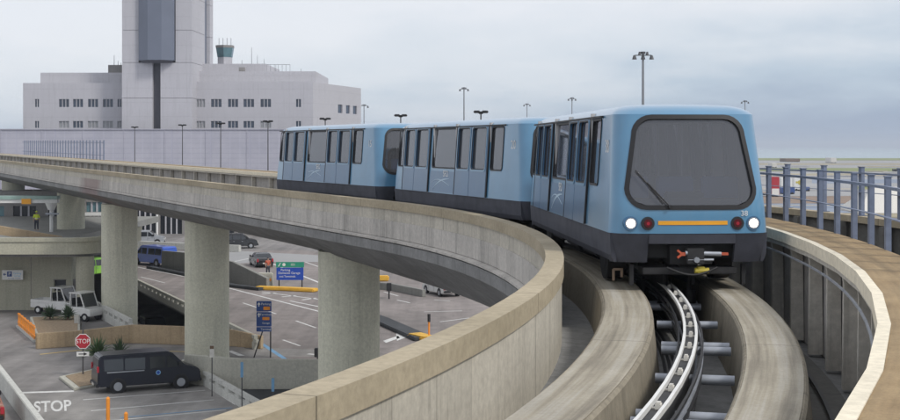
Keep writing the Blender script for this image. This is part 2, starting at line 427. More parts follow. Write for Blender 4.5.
# ------------------------------------------------------------------ guideway path
TH = math.radians(25.0); CCX, CCY = -42.8, 27.0; RC = 46.95
def zg(u): return .0034*max(0.0, u+24)
def path(u, r):
    """u = arclength on the track centre line, 0 where the curve runs out into the straight; r = distance from the curve centre"""
    if u <= 0:
        t = TH+u/RC
        return Vector((CCX+r*math.cos(t), CCY+r*math.sin(t), zg(u)))
    return Vector((CCX+r*math.cos(TH)-u*math.sin(TH), CCY+r*math.sin(TH)+u*math.cos(TH), zg(u)))
def heading(u):
    t = TH+min(0, u)/RC
    return Vector((-math.sin(t), math.cos(t), 0)), Vector((math.cos(t), math.sin(t), 0))
def uniform(u0, u1, step):
    n = max(1, round((u1-u0)/step)); return [u0+(u1-u0)*i/n for i in range(n+1)]
def sweep(mb, prof, us, zb=RZ, closed=True):
    n = len(prof); vl = [0]
    for i in range(n): vl.append(vl[-1]+math.dist(prof[i], prof[(i+1) % n]))
    base = len(mb.v); v = []
    for u in us:
        for r, z in prof:
            p = path(u, r); v.append((p.x, p.y, p.z+zb+z))
    f = []; uv = []
    for k in range(len(us)-1):
        for i in range(n if closed else n-1):
            j = (i+1) % n
            f.append((k*n+i, k*n+j, (k+1)*n+j, (k+1)*n+i))
            uv.append(((us[k], vl[i]), (us[k], vl[i+1]), (us[k+1], vl[i+1]), (us[k+1], vl[i])))
    if closed:
        f += [tuple(range(n)), tuple((len(us)-1)*n+i for i in range(n-1, -1, -1))]
        uv += [[(0,0)]*n]*2
    mb.add(v, f, uv); return mb
def sw(prof, name, mat, parent, u0=-52, u1=150, step=1.0, smooth=True):
    mb = MB(); us = uniform(u0, min(0, u1), step)
    if u1 > 0: us += uniform(0, u1, 4)[1:]
    sweep(mb, prof, us)
    return mb.build(name, mat, parent, smooth=smooth, world=True)
def rectp(r0, r1, z0, z1): return [(r0,z0),(r1,z0),(r1,z1),(r0,z1)]

base = path(-20, RC); base.z = RZ-1.85
gw = thing('train_guideway', 'curved elevated concrete guideway carrying the blue train, with pale parapet and brown walkway', 'guideway', base)
# inner parapet: rim, wall
sw([(44.60,.40),(44.92,.40),(44.92,.66),(44.60,.66)], 'parapet_cap', M['par_top'], gw)
sw([(44.66,-.98),(44.885,-.98),(44.885,.398),(44.66,.398)], 'parapet', M['par_face'], gw)
sw([(44.615,-.55),(44.658,-.55),(44.658,.02),(44.615,.02)], 'parapet_band', M['par_street'], gw)
# box girder
def girder():
    mb = MB(); us = uniform(-52, 0, 1.0)+uniform(0, 150, 4)[1:]; v = []; f = []; n = 8
    for u in us:
        e = max(0, min(.75, (12-u)*.030))
        for r_, z in ((44.50,-.70),(44.50,-1.02),(46.3,-1.87-e),(48.9,-1.87-e),(49.9,-1.02),(49.9,-.66),(49.5,-.66),(49.5,-1.0)):
            p = path(u, r_); v.append((p.x, p.y, p.z+RZ+z))
    for k in range(len(us)-1):
        for i in range(n): f.append((k*n+i, k*n+(i+1) % n, (k+1)*n+(i+1) % n, (k+1)*n+i))
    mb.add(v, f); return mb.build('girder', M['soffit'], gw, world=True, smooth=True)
girder()
sw([(44.47,-.66),(44.47,-.60),(44.657,-.56),(44.657,-.66)], 'parapet_ledge', M['par_street'], gw)
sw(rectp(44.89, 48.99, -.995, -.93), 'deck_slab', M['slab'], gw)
sw(rectp(46.47, 47.44, -.925, -.90), 'trough_shade', M['asphalt_and_shade'], gw, -52, 20)  # near-black strip paints the shade of a deep open trough between the beams
for r0, r1 in ((45.55, 46.35), (47.55, 48.30)):
    o = sw([(r0-.10,-.925),(r1+.10,-.925),(r1+.02,-.25),(r1,-.03),(r1-.03,0),(r0+.03,0),(r0,-.03),(r0-.02,-.25)], 'running_beam', M['plinth_side'], gw)
    sw(rectp(r0+.05, r1-.05, .003, .012), 'running_surface', M['plinth_top'], o if False else gw)
# guide rail
sw([(46.77,-.05),(46.975,-.05),(46.975,-.02),(46.77,-.02)], 'guide_rail', M['dark'], gw)
sw(rectp(46.86, 46.89, -.60, -.052), 'guide_rail_web', M['dark'], gw)
sw(rectp(46.77, 46.98, -.64, -.602), 'guide_rail_foot', M['dark'], gw)
for r0 in (46.775, 46.935):
    sw(rectp(r0, r0+.036, -.015, .04), 'power_rail', M['white'], gw)
    sw(rectp(r0+.005, r0+.03, -.34, -.30), 'power_rail', M['galv'], gw)
clip = MB()
u = -50.0; k = 0
while u < 25:
    d, n = heading(u); p = path(u, 46.873)
    clip = MB(); 
    q = p+n*.005
    clip.obox((q.x, q.y, q.z+RZ), d, n, .06, .028, -.018, .032)
    clip.obox((p.x, p.y, p.z+RZ), d, n, .03, .07, -.018, -.004)
    clip.bar((q.x-.05*d.x, q.y-.05*d.y, q.z+RZ+.045), (q.x+.05*d.x, q.y+.05*d.y, q.z+RZ+.04), .04, .02)
    clip.build('rail_insulator', M['offwhite'], gw, world=True)
    u += 1.05
# cross members
u = -49.0; k = 0
while u < -14:
    d, n = heading(u)
    for du in ((-.22, .22) if k % 2 == 0 else (0,)):
        a = path(u+du, 46.46); b = path(u+du, 47.45)
        mb = MB(); mb.tube((a.x, a.y, a.z+RZ-.36), (b.x, b.y, b.z+RZ-.36), .065, n=12)
        mb.build('cross_member', M['galv'], gw, smooth=True, world=True)
    a = path(u, 46.45)
    u += 2.65; k += 1
for z in (-.12, -.22, -.33):
    sw(rectp(47.02, 47.05, z, z+.035), 'collector_rail', M['dark'] if z != -.22 else M['galv'], gw, -52, 12)
    sw(rectp(46.70, 46.725, z, z+.03), 'collector_rail', M['dark'], gw, -52, 12)
# cables along the plinth foot
for r, z in ((46.50, -.86), (46.58, -.87), (46.66, -.86), (48.62, -.86)):
    sw(rectp(r, r+.05, z, z+.05), 'cable', M['black'], gw, -50, 10)
# walkway: ribs, back wall, deck, edge
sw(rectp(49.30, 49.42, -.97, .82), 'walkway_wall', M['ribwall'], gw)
u = -50.0
while u < 148:
    d, n = heading(u); p = path(u, 49.17)
    mb = MB(); v = MB()
    a = p+Vector((0,0,RZ))
    # tapered rib: broad at the foot
    vs = []
    for z, w in ((-.93, .13), (.60, .11), (.735, .13)):
        for sx, sy in ((-1,-1),(1,-1),(1,1),(-1,1)):
            q = a+d*.065*sx+n*(-.0+ (w if sy > 0 else -w))*.9
            vs.append((q.x, q.y, q.z+z))
    fs = [(0,3,2,1),(8,9,10,11)]
    for l in range(2):
        for i in range(4): fs.append((l*4+i, l*4+(i+1)%4, l*4+4+(i+1)%4, l*4+4+i))
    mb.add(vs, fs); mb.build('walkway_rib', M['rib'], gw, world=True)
    u += 1.6 if u < 20 else 3.2
mb = MB(); us = uniform(-50, 0, 2.5)+uniform(0, 150, 5)[1:]
sweep(mb, rectp(49.072, 49.92, .86, 1.0), us)
mb.build('walkway_deck', M['walk'], gw, world=True)
mb = MB(); sweep(mb, rectp(48.955, 49.07, .83, 1.012), us)
mb.build('walkway_edge', M['cream'], gw, world=True, bev=.0)
mb = MB(); sweep(mb, rectp(49.0, 49.9, .74, .828), us)
mb.build('walkway_beam', M['rib'], gw, world=True)
sw(rectp(48.91, 48.935, .62, .65), 'conduit', M['galv'], gw, -50, 20)

def copy_loc(o, loc, rz=0):
    c = dup(o); c.location = loc; c.rotation_euler = (0,0,rz); return c

# walkway handrail (thing)
def fence(name, label, r, ztop, zbase, u0, u1, stepu, w, rails, mat, cat='railing', u_of=RC):
    b = path(u0, r); t = thing(name, label, cat, (b.x, b.y, RZ+zbase))
    u = u0
    while u < u1:
        d, n = heading(u); p = path(u, r)
        mb = MB(); mb.obox((p.x, p.y, p.z+RZ), d, n, w/2, w*.32, zbase, ztop)
        mb.obox((p.x, p.y, p.z+RZ), d, n, w*.62, w*.42, ztop, ztop+.02)
        mb.obox((p.x, p.y, p.z+RZ), d, n, w*.9, w*.7, zbase, zbase+.015)
        mb.build('post', mat, t, world=True, bev=.004); u += stepu
    for z, h in rails:
        mb = MB(); sweep(mb, rectp(r-w*.9, r-w*.36, z-h/2, z+h/2), uniform(u0-.2, u1, 1.2 if u1 <= 0 else 4))
        mb.build('rail', mat, t, world=True, smooth=True)
    return t
fence('walkway_handrail', 'slate blue steel handrail with wide flat posts along the brown walkway right of the train', 49.93, 2.12, .78, -30, -8, 1.22, .135,
      ((1.97, .045), (1.52, .014)), M['railblue'])

# far picket railing on the left
fence('picket_railing', 'row of thin dark pickets above the far end of the guideway at the left edge', 52.6, 2.75, .6, 92, 150, 1.9, .16, ((2.55, .06), (1.3, .05)), M['railblue'], 'railing')

# outer guideway (parallel track behind the walkway)
base = path(-20, 51.8); base.z = RZ-1.85
g2 = thing('outer_guideway', 'second concrete guideway behind the walkway railing with tan parapet at the right', 'guideway', base)
sw(rectp(54.15, 54.5, .55, .72), 'parapet_cap', M['par_top'], g2, -50, 140)
sw(rectp(54.3, 54.46, -.9, .548), 'parapet', M['slab'], g2, -50, 140)
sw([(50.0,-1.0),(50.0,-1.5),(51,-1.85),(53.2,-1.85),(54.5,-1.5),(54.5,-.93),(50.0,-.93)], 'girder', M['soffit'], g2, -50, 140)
for r0, r1 in ((50.45, 51.2), (52.5, 53.25)):
    sw([(r0-.08,-.925),(r1+.08,-.925),(r1,0),(r0,0)], 'running_beam', M['plinth_side'], g2, -50, 140)
for r0 in (51.7, 51.95): sw(rectp(r0, r0+.05, -.01, .035), 'power_rail', M['galv'], g2, -50, 60)
sw(rectp(51.83, 51.86, -.6, -.05), 'guide_rail', M['dark'], g2, -50, 60)
u = -30
while u < 30:
    d, n = heading(u); p = path(u, 54.1)
    mb = MB(); mb.obox((p.x, p.y, p.z+RZ), d, n, .12, .1, -.92, .54); mb.build('parapet_rib', M['slab'], g2, world=True)
    p = path(u+.6, 53.7)
    if int(u) % 3 == 0:
        mb = MB(); mb.obox((p.x, p.y, p.z+RZ), d, n, .28, .16, -.90, .05); mb.build('cable_box', M['galv'], g2, world=True, bev=.02)
    u += 2.2
fence('outer_railing', 'slate blue steel railing on the outer guideway parapet nearest the airfield', 54.35, 2.0, .725, -32, 0, 1.9, .16,
      ((1.85, .045), (1.35, .016)), M['railblue'])

# pillars
for i, (px, s_) in enumerate(((349, 10.0), (207, 34.5), (119.5, 56), (71, 87), (12, 118), (300, -14), (400, -38))):
    p = path(s_, 47.3)
    if i == 0: p.x, p.y = at(349, 146, 55.7).x, 55.7
    if i == 1: p.x, p.y = at(207, 146, 78.0).x, 78.0
    if i == 2: p.x, p.y = at(119.5, 146, 97.0).x, 97.0
    if i == 3: p.x, p.y = at(71, 146, 127.0).x, 127.0
    zb = -4.0 if i == 2 else 0
    top = RZ-1.85+p.z+.02-zb
    lab = ['round pale concrete pillar between the two blue road signs and the white car, nearest of those holding up the guideway',
           'round concrete pillar rising just right of the navy van',
           'round concrete pillar left of the blue van, standing behind the tan wall',
           'farthest concrete pillar, rising behind the rounded beige ramp', 'concrete guideway pillar beyond the left edge of the ramp',
           'concrete guideway pillar hidden below the nearest parapet', 'concrete guideway pillar beneath the front of the track'][i]
    if i in (5, 6): p = path(s_, 47.3); top = RZ-1.85+p.z+.02
    mb = MB(); n = 48; rr = 1.27
    mb.tube((0,0,0), (0,0,top), rr, n=n)
    mb.tube((0,0,0), (0,0,.25), rr+.03, n=n)
    o = mb.build('guideway_pillar', M['pillar'], smooth=True)
    o.location = (p.x, p.y, zb); tag(o, lab, 'pillar', 'pillars under the guideway')

# ------------------------------------------------------------------ the train
def interp(tab, z):
    if z <= tab[0][0]: return tab[0][1]
    for (a, x), (b, y) in zip(tab, tab[1:]):
        if z <= b: return x+(y-x)*(z-a)/(b-a)
    return tab[-1][1]
WT = [(.45,1.37),(.6,1.41),(1.02,1.44),(3.14,1.295),(3.19,1.25),(3.24,1.18),(3.28,1.09),(3.31,.97),(3.33,.75)]
LT = [(.45,5.93),(1.02,5.99),(1.45,5.98),(3.14,5.61),(3.19,5.54),(3.24,5.44),(3.28,5.32),(3.31,5.16),(3.33,4.9)]
def Wz(z): return interp(WT, z)
def Lz(z): return interp(LT, z)
RCN, BUL = .36, .16
def xend(y, z, ins=0):
    w = Wz(z)-ins
    L = Lz(z)-ins
    a = abs(y)
    if a <= w-RCN: return L-BUL*(a/(w-RCN))**2*.5
    t = min(1, (a-(w-RCN))/RCN)
    return L-BUL*.5-RCN*(1-math.sqrt(max(0, 1-t*t)))-.03*t
def ring(z, ins=0):
    w = Wz(z)-ins; pts = []
    ys = [ (w-RCN)*(-1+2*i/10) for i in range(11)]
    ca = [w-RCN+RCN*math.sin(PI/2*i/7) for i in range(1, 8)]
    front = [(xend(y, z, ins), y) for y in [-c for c in ca[::-1]]+ys+ca]
    nS = 4
    xf = front[-1][0]
    side = [(xf-(2*xf)*i/nS, w) for i in range(1, nS)]
    back = [(-x, -y) for x, y in front]
    side2 = [(-xf+(2*xf)*i/nS, -w) for i in range(1, nS)]
    return [(x, y, z) for x, y in front+side+back+side2]
def loft(mb, rings):
    n = len(rings[0]); v = [p for r in rings for p in r]; f = []
    for k in range(len(rings)-1):
        for i in range(n): f.append((k*n+i, k*n+(i+1) % n, (k+1)*n+(i+1) % n, (k+1)*n+i))
    f += [tuple(range(n-1, -1, -1)), tuple((len(rings)-1)*n+i for i in range(n))]
    mb.add(v, f)
def pymesh(mb, name, flip=False):
    me = bpy.data.meshes.new(name); me.from_pydata(mb.v, [], mb.f)
    me.polygons.foreach_set('material_index', mb.mi)
    bm = bmesh.new(); bm.from_mesh(me); bmesh.ops.recalc_face_normals(bm, faces=bm.faces); bm.to_mesh(me); bm.free()
    return me

# window layout on a side: s measured from the rear end
SMALL = [(.66, 1.24), (9.34, 10.22)]
LEAF = [(1.32, 2.50, 1.44, 2.43), (2.53, 3.92, 2.62, 3.80), (6.52, 7.72, 6.64, 7.64), (7.75, 9.10, 7.86, 8.98)]   # leaf extents, pane extents
BIG = (4.26, 6.42)
ZB, ZT = 1.84, 3.06
shell = MB()
loft(shell, [ring(z) for z in (1.02,1.1,1.3,1.45,1.6,2.0,2.6,3.14,3.19,3.24,3.28,3.31,3.33)])
bo = bpy.data.objects.new('tmp_body', pymesh(shell, 'tmp'))
for m in ('train_blue', 'lining', 'rubber'): bo.data.materials.append(M[m])
inn = MB(); inn.cur = 1
loft(inn, [ring(z, .08) for z in (1.10,1.6,2.4,3.12,3.19)])
io = bpy.data.objects.new('tmp_inner', pymesh(inn, 'tmp_i'))
cut = MB(); cut.cur = 2
def trap(hb, ht, z0, z1, r, n=6):
    """rounded trapezoid (windscreen outline) in (y, z)"""
    pts = []
    for (y, z, a) in ((ht-r, z1-r, 0), (-ht+r, z1-r, 90), (-hb+r, z0+r, 180), (hb-r, z0+r, 270)):
        for i in range(n+1):
            t = math.radians(a+90*i/n); pts.append((y+r*math.cos(t), z+r*math.sin(t)))
    return pts
WS = trap(1.11, .95, 1.52, 3.05, .30)
WSo = trap(1.19, 1.03, 1.44, 3.13, .37)
for sgn in (1, -1):
    plate(WS, [], lambda y, z, d, s=sgn: (s*(5.0+d), y, z), 1.4, cut)
for sgn in (1, -1):
    for a, b in SMALL+[(l[2], l[3]) for l in LEAF]+[BIG]:
        plate(rrect(a+.005, b-.005, ZB+.005, ZT-.005, .09, 3), [], lambda x, z, d, s=sgn: (x-6, s*(1.1+d), z), .6, cut)
co = bpy.data.objects.new('tmp_cut', pymesh(cut, 'tmp_c'))
for o in (bo, io, co): COL.objects.link(o)
for m in ('train_blue', 'lining', 'rubber'):
    io.data.materials.append(M[m]); co.data.materials.append(M[m])
for o in (io, co):
    md = bo.modifiers.new('b', 'BOOLEAN'); md.operation = 'DIFFERENCE'; md.solver = 'EXACT'; md.object = o
bpy.context.view_layer.update()
dg = bpy.context.evaluated_depsgraph_get()
bodyme = bpy.data.meshes.new_from_object(bo.evaluated_get(dg)); bodyme.name = 'body'
for o in (bo, io, co): bpy.data.objects.remove(o)
bm = bmesh.new(); bm.from_mesh(bodyme)
for f in bm.faces: f.smooth = True
for e in bm.edges:
    if len(e.link_faces) == 2 and e.calc_face_angle(0) > .45: e.smooth = False
bm.to_mesh(bodyme); bm.free()

car = thing('train_car', 'leading blue people mover car with lit headlights and large windscreen', 'train car', (0,0,0), 0, 'cars of the blue train')
body = bpy.data.objects.new('body', bodyme); COL.objects.link(body); body.parent = car
def S3(sgn, off): return lambda x, z, d: (x-6, sgn*(Wz(z)+off+d), z)
for sgn in (-1, 1):
    for i, (a, b) in enumerate(SMALL+[BIG]):
        w = plate(rrect(a-.03, b+.03, ZB-.03, ZT+.03, .11, 4), [rrect(a+.012, b-.012, ZB+.012, ZT-.012, .08, 4)], S3(sgn, .002), .014).build('window', M['rubber'], car)
        plate(rrect(a, b, ZB, ZT, .09, 4), [], S3(sgn, -.045), .012).build('pane', M['tglass'], w)
    for (a, b, c, d) in LEAF:
        dr = plate(rrect(a, b, 1.03, 3.095, .03, 2), [rrect(c, d, ZB, ZT, .10, 4)], S3(sgn, .004), .034).build('door', M['door_blue'], car)
        plate(rrect(c-.018, d+.018, ZB-.018, ZT+.018, .11, 4), [rrect(c+.012, d-.012, ZB+.012, ZT-.012, .08, 4)], S3(sgn, .039), .008).build('window_frame', M['rubber'], dr)
        plate(rrect(c-.06, d+.06, ZB-.07, ZT+.03, .13, 4), [rrect(c-.02, d+.02, ZB-.02, ZT+.02, .11, 4)], S3(sgn, .038), .012).build('window_surround', M['train_blue'], dr)
        plate(rrect(c, d, ZB, ZT, .09, 4), [], S3(sgn, -.03), .012).build('door_window', M['tglass'], dr)
    # door track and seams
    mb = MB()
    plate([(.5,3.10),(10.35,3.10),(10.35,3.136),(.5,3.136)], [], S3(sgn, .003), .05, mb)
    mb.build('door_track', M['rubber'], car)
    for x in (3.95, 9.14, 1.27, 6.46):
        plate([(x,1.035),(x+.05,1.035),(x+.05,3.09),(x,3.09)], [], S3(sgn, .003), .04).build('door_seal', M['rubber'], car)
    # lower blue panel relief
    plate([(4.12,1.06),(6.40,1.06),(6.40,1.72),(4.12,1.72)], [], S3(sgn, .003), .010).build('side_panel', M['door_blue'], car)
    # emblem: lettering and double swoosh
    mtx = Matrix(((-sgn*-1 if sgn > 0 else 1, 0, 0, 0), (0,0,-sgn*-1 if False else sgn,0), (0,1,0,0), (0,0,0,1)))
    ax = Vector((1,0,0)) if sgn < 0 else Vector((-1,0,0))
    mt = Matrix(((ax.x,0,0,5.62-6),(0,0,sgn,sgn*(Wz(1.64)+.017)),(0,1,0,1.64),(0,0,0,1)))
    text('SFO', .27, M['white'], car, mt, 'emblem_lettering')
    sm = MB()
    for (x0, x1, z0, z1, bulge, wd) in ((4.45, 5.95, 1.12, 1.50, .12, .020), (4.35, 6.0, 1.36, 1.28, .13, .008)):
        N = 14; up = []; lo = []
        for i in range(N+1):
            t = i/N; x = x0+(x1-x0)*t; z = z0+(z1-z0)*t+bulge*math.sin(PI*t**.8)
            hwd = wd*math.sin(PI*min(.97, max(.05, t)))+.004
            up.append((x, z+hwd)); lo.append((x, z-hwd))
        plate(up+lo[::-1], [], S3(sgn, .014), .004, sm)
    sm.build('swoosh_emblem', M['pale_blue_print'], car)

# windscreens
def E3(sgn, off): return lambda y, z, d: (sgn*(xend(y, z)+off+d), y, z)
def dens(l, k=6):
    out = []
    for i, p in enumerate(l):
        q = l[(i+1) % len(l)]; n = max(1, int(math.dist(p, q)/.15))
        for j in range(n): out.append((p[0]+(q[0]-p[0])*j/n, p[1]+(q[1]-p[1])*j/n))
    return out
def grid_glass(sgn, off):
    """windscreen glass follows the bulge of the nose: strips between left and right outline"""
    mb = MB(); zs = [1.52+1.53*i/24 for i in range(25)]; NY = 16; v = []
    def half(z):
        best = 0
        for i, p in enumerate(WS):
            q = WS[(i+1) % len(WS)]
            if (p[1]-z)*(q[1]-z) <= 0 and p[1] != q[1]:
                y = p[0]+(q[0]-p[0])*(z-p[1])/(q[1]-p[1]); best = max(best, y)
        return best if best > 0 else .7
    for z in zs:
        h = half(z)+.01
        for i in range(NY+1):
            y = -h+2*h*i/NY; v.append((sgn*(xend(y, z)+off), y, z))
    n = NY+1
    f = [(k*n+i, k*n+i+1, (k+1)*n+i+1, (k+1)*n+i) for k in range(24) for i in range(NY)]
    mb.add(v, f); return mb
for sgn in (1, -1):
    w = MB(); A = []; B_ = []
    for i in range(len(WS)):
        j = (i+1) % len(WS); n = max(1, int(math.dist(WSo[i], WSo[j])/.12))
        for k in range(n):
            t = k/n
            A.append((WSo[i][0]+(WSo[j][0]-WSo[i][0])*t, WSo[i][1]+(WSo[j][1]-WSo[i][1])*t)); B_.append((WS[i][0]+(WS[j][0]-WS[i][0])*t, WS[i][1]+(WS[j][1]-WS[i][1])*t))
    n = len(A); e0, e1 = E3(sgn, -.03), E3(sgn, .016)
    vs = [e1(p[0], p[1], 0) for p in A]+[e1(p[0], p[1], .006) for p in B_]+[e0(p[0], p[1], 0) for p in A]+[e0(p[0], p[1], 0) for p in B_]
    fs = []
    for i in range(n):
        j = (i+1) % n; fs += [(i,j,n+j,n+i), (2*n+j,2*n+i,3*n+i,3*n+j), (j,i,2*n+i,2*n+j), (n+i,n+j,3*n+j,3*n+i)]
    w.add(vs, fs).build('windscreen_frame', M['rubber'], car)
    grid_glass(sgn, -.025).build('windscreen', M['wglass'], car, smooth=True)
# wiper
def ep(y, z, off=.04): return Vector((xend(y, z)+off, y, z))
mb = MB(); 
# the camera sees +y of the car on its left when the car faces it; signs are set so the wiper lies lower left
wy = -1
mb.tube(ep(wy*.42, 1.50, .05), ep(wy*.80, 1.92, .055), .012, n=8)
mb.tube(ep(wy*.42, 1.50, .03), ep(wy*.42, 1.50, .08), .03, n=10)
mb.tube(ep(wy*.52, 1.56, .045), ep(wy*.99, 2.14, .045), .013, n=6)
mb.build('wiper', M['black'], car)
# stripe, lamps
plate([(-.62,1.175),(.62,1.175),(.62,1.245),(-.62,1.245)][::1], [], E3(1, .003), .008)
mb = MB(); N = 12
for i in range(N):
    a, b = -.62+1.24*i/N, -.62+1.24*(i+1)/N
    plate([(a,1.175),(b,1.175),(b,1.245),(a,1.245)], [], E3(1, .002), .008, mb)
mb.build('bumper_stripe', M['orangepaint'], car)
def disc(y, z, r0, r1, x0, x1, name, mat, par, n=24):
    mb = MB(); mb.tube((xend(y, z)+x0, y, z), (xend(y, z)+x1, y, z), r0, r1, n); return mb.build(name, mat, par, smooth=True)
for y in (-1.10, 1.10):
    h = disc(y, 1.20, .135, .125, -.05, .03, 'headlight', M['door_blue'], car)
    disc(y, 1.20, .105, .10, .02, .034, 'bezel', M['steel'], h)
    disc(y, 1.20, .080, .070, .03, .045, 'lens', M['headlamp'], h)
for y in (-.80, .80):
    h = disc(y, 1.20, .125, .115, -.05, .03, 'tail_light', M['black'], car)
    disc(y, 1.20, .075, .07, .025, .04, 'lens', M['darkred'], h)
    disc(y, 1.20, .03, .03, .036, .045, 'bulb', M['glowred'], h)
# numbers
def num(car, n):
    mt = Matrix(((1,0,0,10.95-6),(0,0,-1,-(Wz(2.55)+.006)),(0,1,0,2.55),(0,0,0,1)))
    mt2 = Matrix(((-1,0,0,10.95-6),(0,0,1,(Wz(2.55)+.006)),(0,1,0,2.55),(0,0,0,1)))
    text(n, .34, M['white'], car, mt, 'car_number'); text(n, .34, M['white'], car, mt2, 'car_number')
    x = xend(.84, 1.36)+.008
    text(n, .13, M['white'], car, Matrix(((0,0,1,x),(1,0,0,.93),(0,1,0,1.37),(0,0,0,1))), 'car_number')
# interior
mb = MB(); mb.box(-5.6, 5.6, -1.3, 1.3, 1.11, 1.14); mb.build('cabin_floor', M['floor_int'], car)
for x in (-5.2, 4.55):
    for y in (-.85, 0, .85):
        sgn = 1 if x > 0 else -1
        mb = MB(); mb.box(x, x+.45, y-.35, y+.35, 1.45, 1.55); mb.box(x-.02 if sgn > 0 else x+.38, x+.08 if sgn > 0 else x+.48, y-.35, y+.35, 1.5, 2.0)
        mb.box(x+.1, x+.35, y-.25, y+.25, 1.14, 1.45)
        mb.build('seat', M['seat'], car, bev=.03)
for x in (-3.5, -1.2, 1.2, 3.3):
    for y in (-.45, .45):
        mb = MB(); mb.tube((x,y,1.14), (x,y,3.2), .018, n=8); mb.build('grab_pole', M['steel'], car, smooth=True)
for y in (-.55, .55):
    mb = MB(); mb.box(-5, 5, y-.12, y+.12, 3.17, 3.2); mb.build('cabin_lamp', M['white'], car)
mb = MB(); mb.box(5.05, 5.45, -1.0, 1.0, 1.14, 1.62); mb.box(5.15, 5.4, -.35, .35, 1.62, 1.74); mb.build('dash_console', M['black'], car, bev=.03)
mb = MB(); mb.box(5.2, 5.5, -.95, .95, 2.98, 3.12); mb.build('sun_visor', M['black'], car)
# partition columns beside each door, seen through the windscreen
for x in (-4.75, -1.7, .4, 3.2):
    for y in (-1.2, 1.2):
        mb = MB(); mb.box(x-.06, x+.06, y-.13, y+.13, 1.14, 3.2); mb.build('door_pocket', M['lining'], car)
# skirt
sk = MB()
zr = (.50, .60, .80, 1.0)
def skirt_part(y0, y1, sgn):
    """front skirt piece between two offsets, following the nose outline"""
    mb = MB(); N = 10; v = []
    for z in (.50, .62, .85, 1.015):
        for i in range(N+1):
            y = y0+(y1-y0)*i/N
            zz = z
            x = xend(y, 1.03)-.01-(1.0-z)*.34
            v.append((sgn*x, y, zz))
    for z in (.50, .62, .85, 1.015):
        for i in range(N+1):
            y = y0+(y1-y0)*i/N
            v.append((sgn*(xend(y, 1.03)-.07-(1.0-z)*.34), y*.985, z))
    n = N+1; o = 4*n; f = []
    for k in range(3):
        for i in range(N):
            f.append((k*n+i, k*n+i+1, (k+1)*n+i+1, (k+1)*n+i)); f.append((o+k*n+i, o+(k+1)*n+i, o+(k+1)*n+i+1, o+k*n+i+1))
    for i in range(N): f.append((i, i+1, o+i+1, o+i)); f.append((3*n+i, o+3*n+i, o+3*n+i+1, 3*n+i+1))
    for k in range(3): f.append((k*n, (k+1)*n, o+(k+1)*n, o+k*n)); f.append((k*n+N, o+k*n+N, o+(k+1)*n+N, (k+1)*n+N))
    mb.add(v, f); return mb
for sgn in (1, -1):
    for a, b in ((-1.40, -.78), (.78, 1.40)):
        skirt_part(a, b, sgn).build('skirt', M['skirt'], car, smooth=True)
    mb = MB()
    N = 10; v = []
    for i in range(N):
        a, b = -.775+1.55*i/N, -.775+1.55*(i+1)/N
        plate([(a,.84),(b,.84),(b,1.015),(a,1.015)], [], lambda y, z, d, s=sgn: (s*(xend(y, 1.03)-.06+d-(1-z)*.12), y, z), .05, mb)
    mb.build('bumper_beam', M['skirt'], car)
    for s2 in (1, -1):
        pass
for sgn in (-1, 1):
    mb = MB(); XE = xend(1.40, 1.03)-.0
    v = []; prof = [(1.425,1.015),(1.415,.8),(1.40,.62),(1.35,.50),(1.30,.50),(1.34,1.015)]
    for x in (-XE+.02, -2, 2, XE-.02):
        for y, z in prof: v.append((x, sgn*y, z))
    n = len(prof); f = [(k*n+i, k*n+(i+1) % n, (k+1)*n+(i+1) % n, (k+1)*n+i) for k in range(3) for i in range(n)]
    f += [tuple(range(n)), tuple(3*n+i for i in range(n))]
    mb.add(v, f); mb.build('skirt', M['skirt'], car)
mb = MB(); mb.box(-5.5, 5.5, -.95, .95, .55, .95)
for x in (-2.2, 0, 2.2): mb.box(x-.8, x+.8, -1.2, 1.2, .38, .9)
mb.box(-5.6, 5.6, -.18, .18, .4, .6)
mb.build('underframe', M['dark'], car, bev=.02)
for x in (-3.8, 3.8):
    b = MB(); b.box(x-.5, x+.5, -.85, .85, .38, .62); b.tube((x,-1.1,.44), (x,1.1,.44), .09, n=12)
    b.box(x-1.1, x+1.1, -.30, -.24, -.0, .38); b.box(x-1.1, x+1.1, .24, .30, 0, .38)
    bg = b.build('bogie', M['dark'], car, bev=.015)
    for y in (-1.02, 1.02):
        t = MB(); t.tube((x, y-.17, .475), (x, y+.17, .475), .455, n=36)
        t.tube((x, y-.15, .475), (x, y+.15, .475), .462, n=36)
        w = t.build('wheel', M['rubber'], car, smooth=True)
        t = MB(); t.tube((x, y-.178, .475), (x, y+.178, .475), .24, n=24); t.build('rim', M['dark'], w, smooth=True)
    for sx in (-1, 1):
        for y in (-.22, .22):
            t = MB(); t.tube((x+sx*1.0, y, -.34), (x+sx*1.0, y, -.10), .13, n=16); t.tube((x+sx*1.0, y, -.1), (x+sx*1.0, y, .40), .04, n=8)
            t.build('guide_wheel', M['rubber'], car, smooth=True)
# coupler at the nose
mb = MB(); mb.box(5.3, 5.75, -.85, .85, .28, .40); mb.box(5.35, 5.7, -.35, .42, .45, .8)
mb.tube((5.4, .05, .60), (5.95, .05, .62), .085, n=14); mb.box(5.85, 6.02, -.12, .20, .48, .76)
mb.build('coupler', M['dark'], car, bev=.015)
mb = MB(); mb.tube((5.98,-.14,.68), (5.98,.50,.66), .04, n=14); mb.tube((6.0,-.10,.56), (6.0,.36,.56), .022, n=8)
mb.tube((5.94,.05,.56), (6.06,.05,.56), .05, n=12)
mb.build('coupler_bar', M['galv'], car, smooth=True)
mb = MB(); mb.bar((5.98,-.20,.66), (6.02,-.29,.73), .025, .035); mb.bar((5.98,-.20,.66), (6.02,-.29,.60), .025, .035); mb.box(5.96, 6.0, -.24, -.14, .63, .69)
mb.box(5.96, 6.02, .50, .62, .64, .685); mb.build('coupler_guide_horn', M['redor'], car)
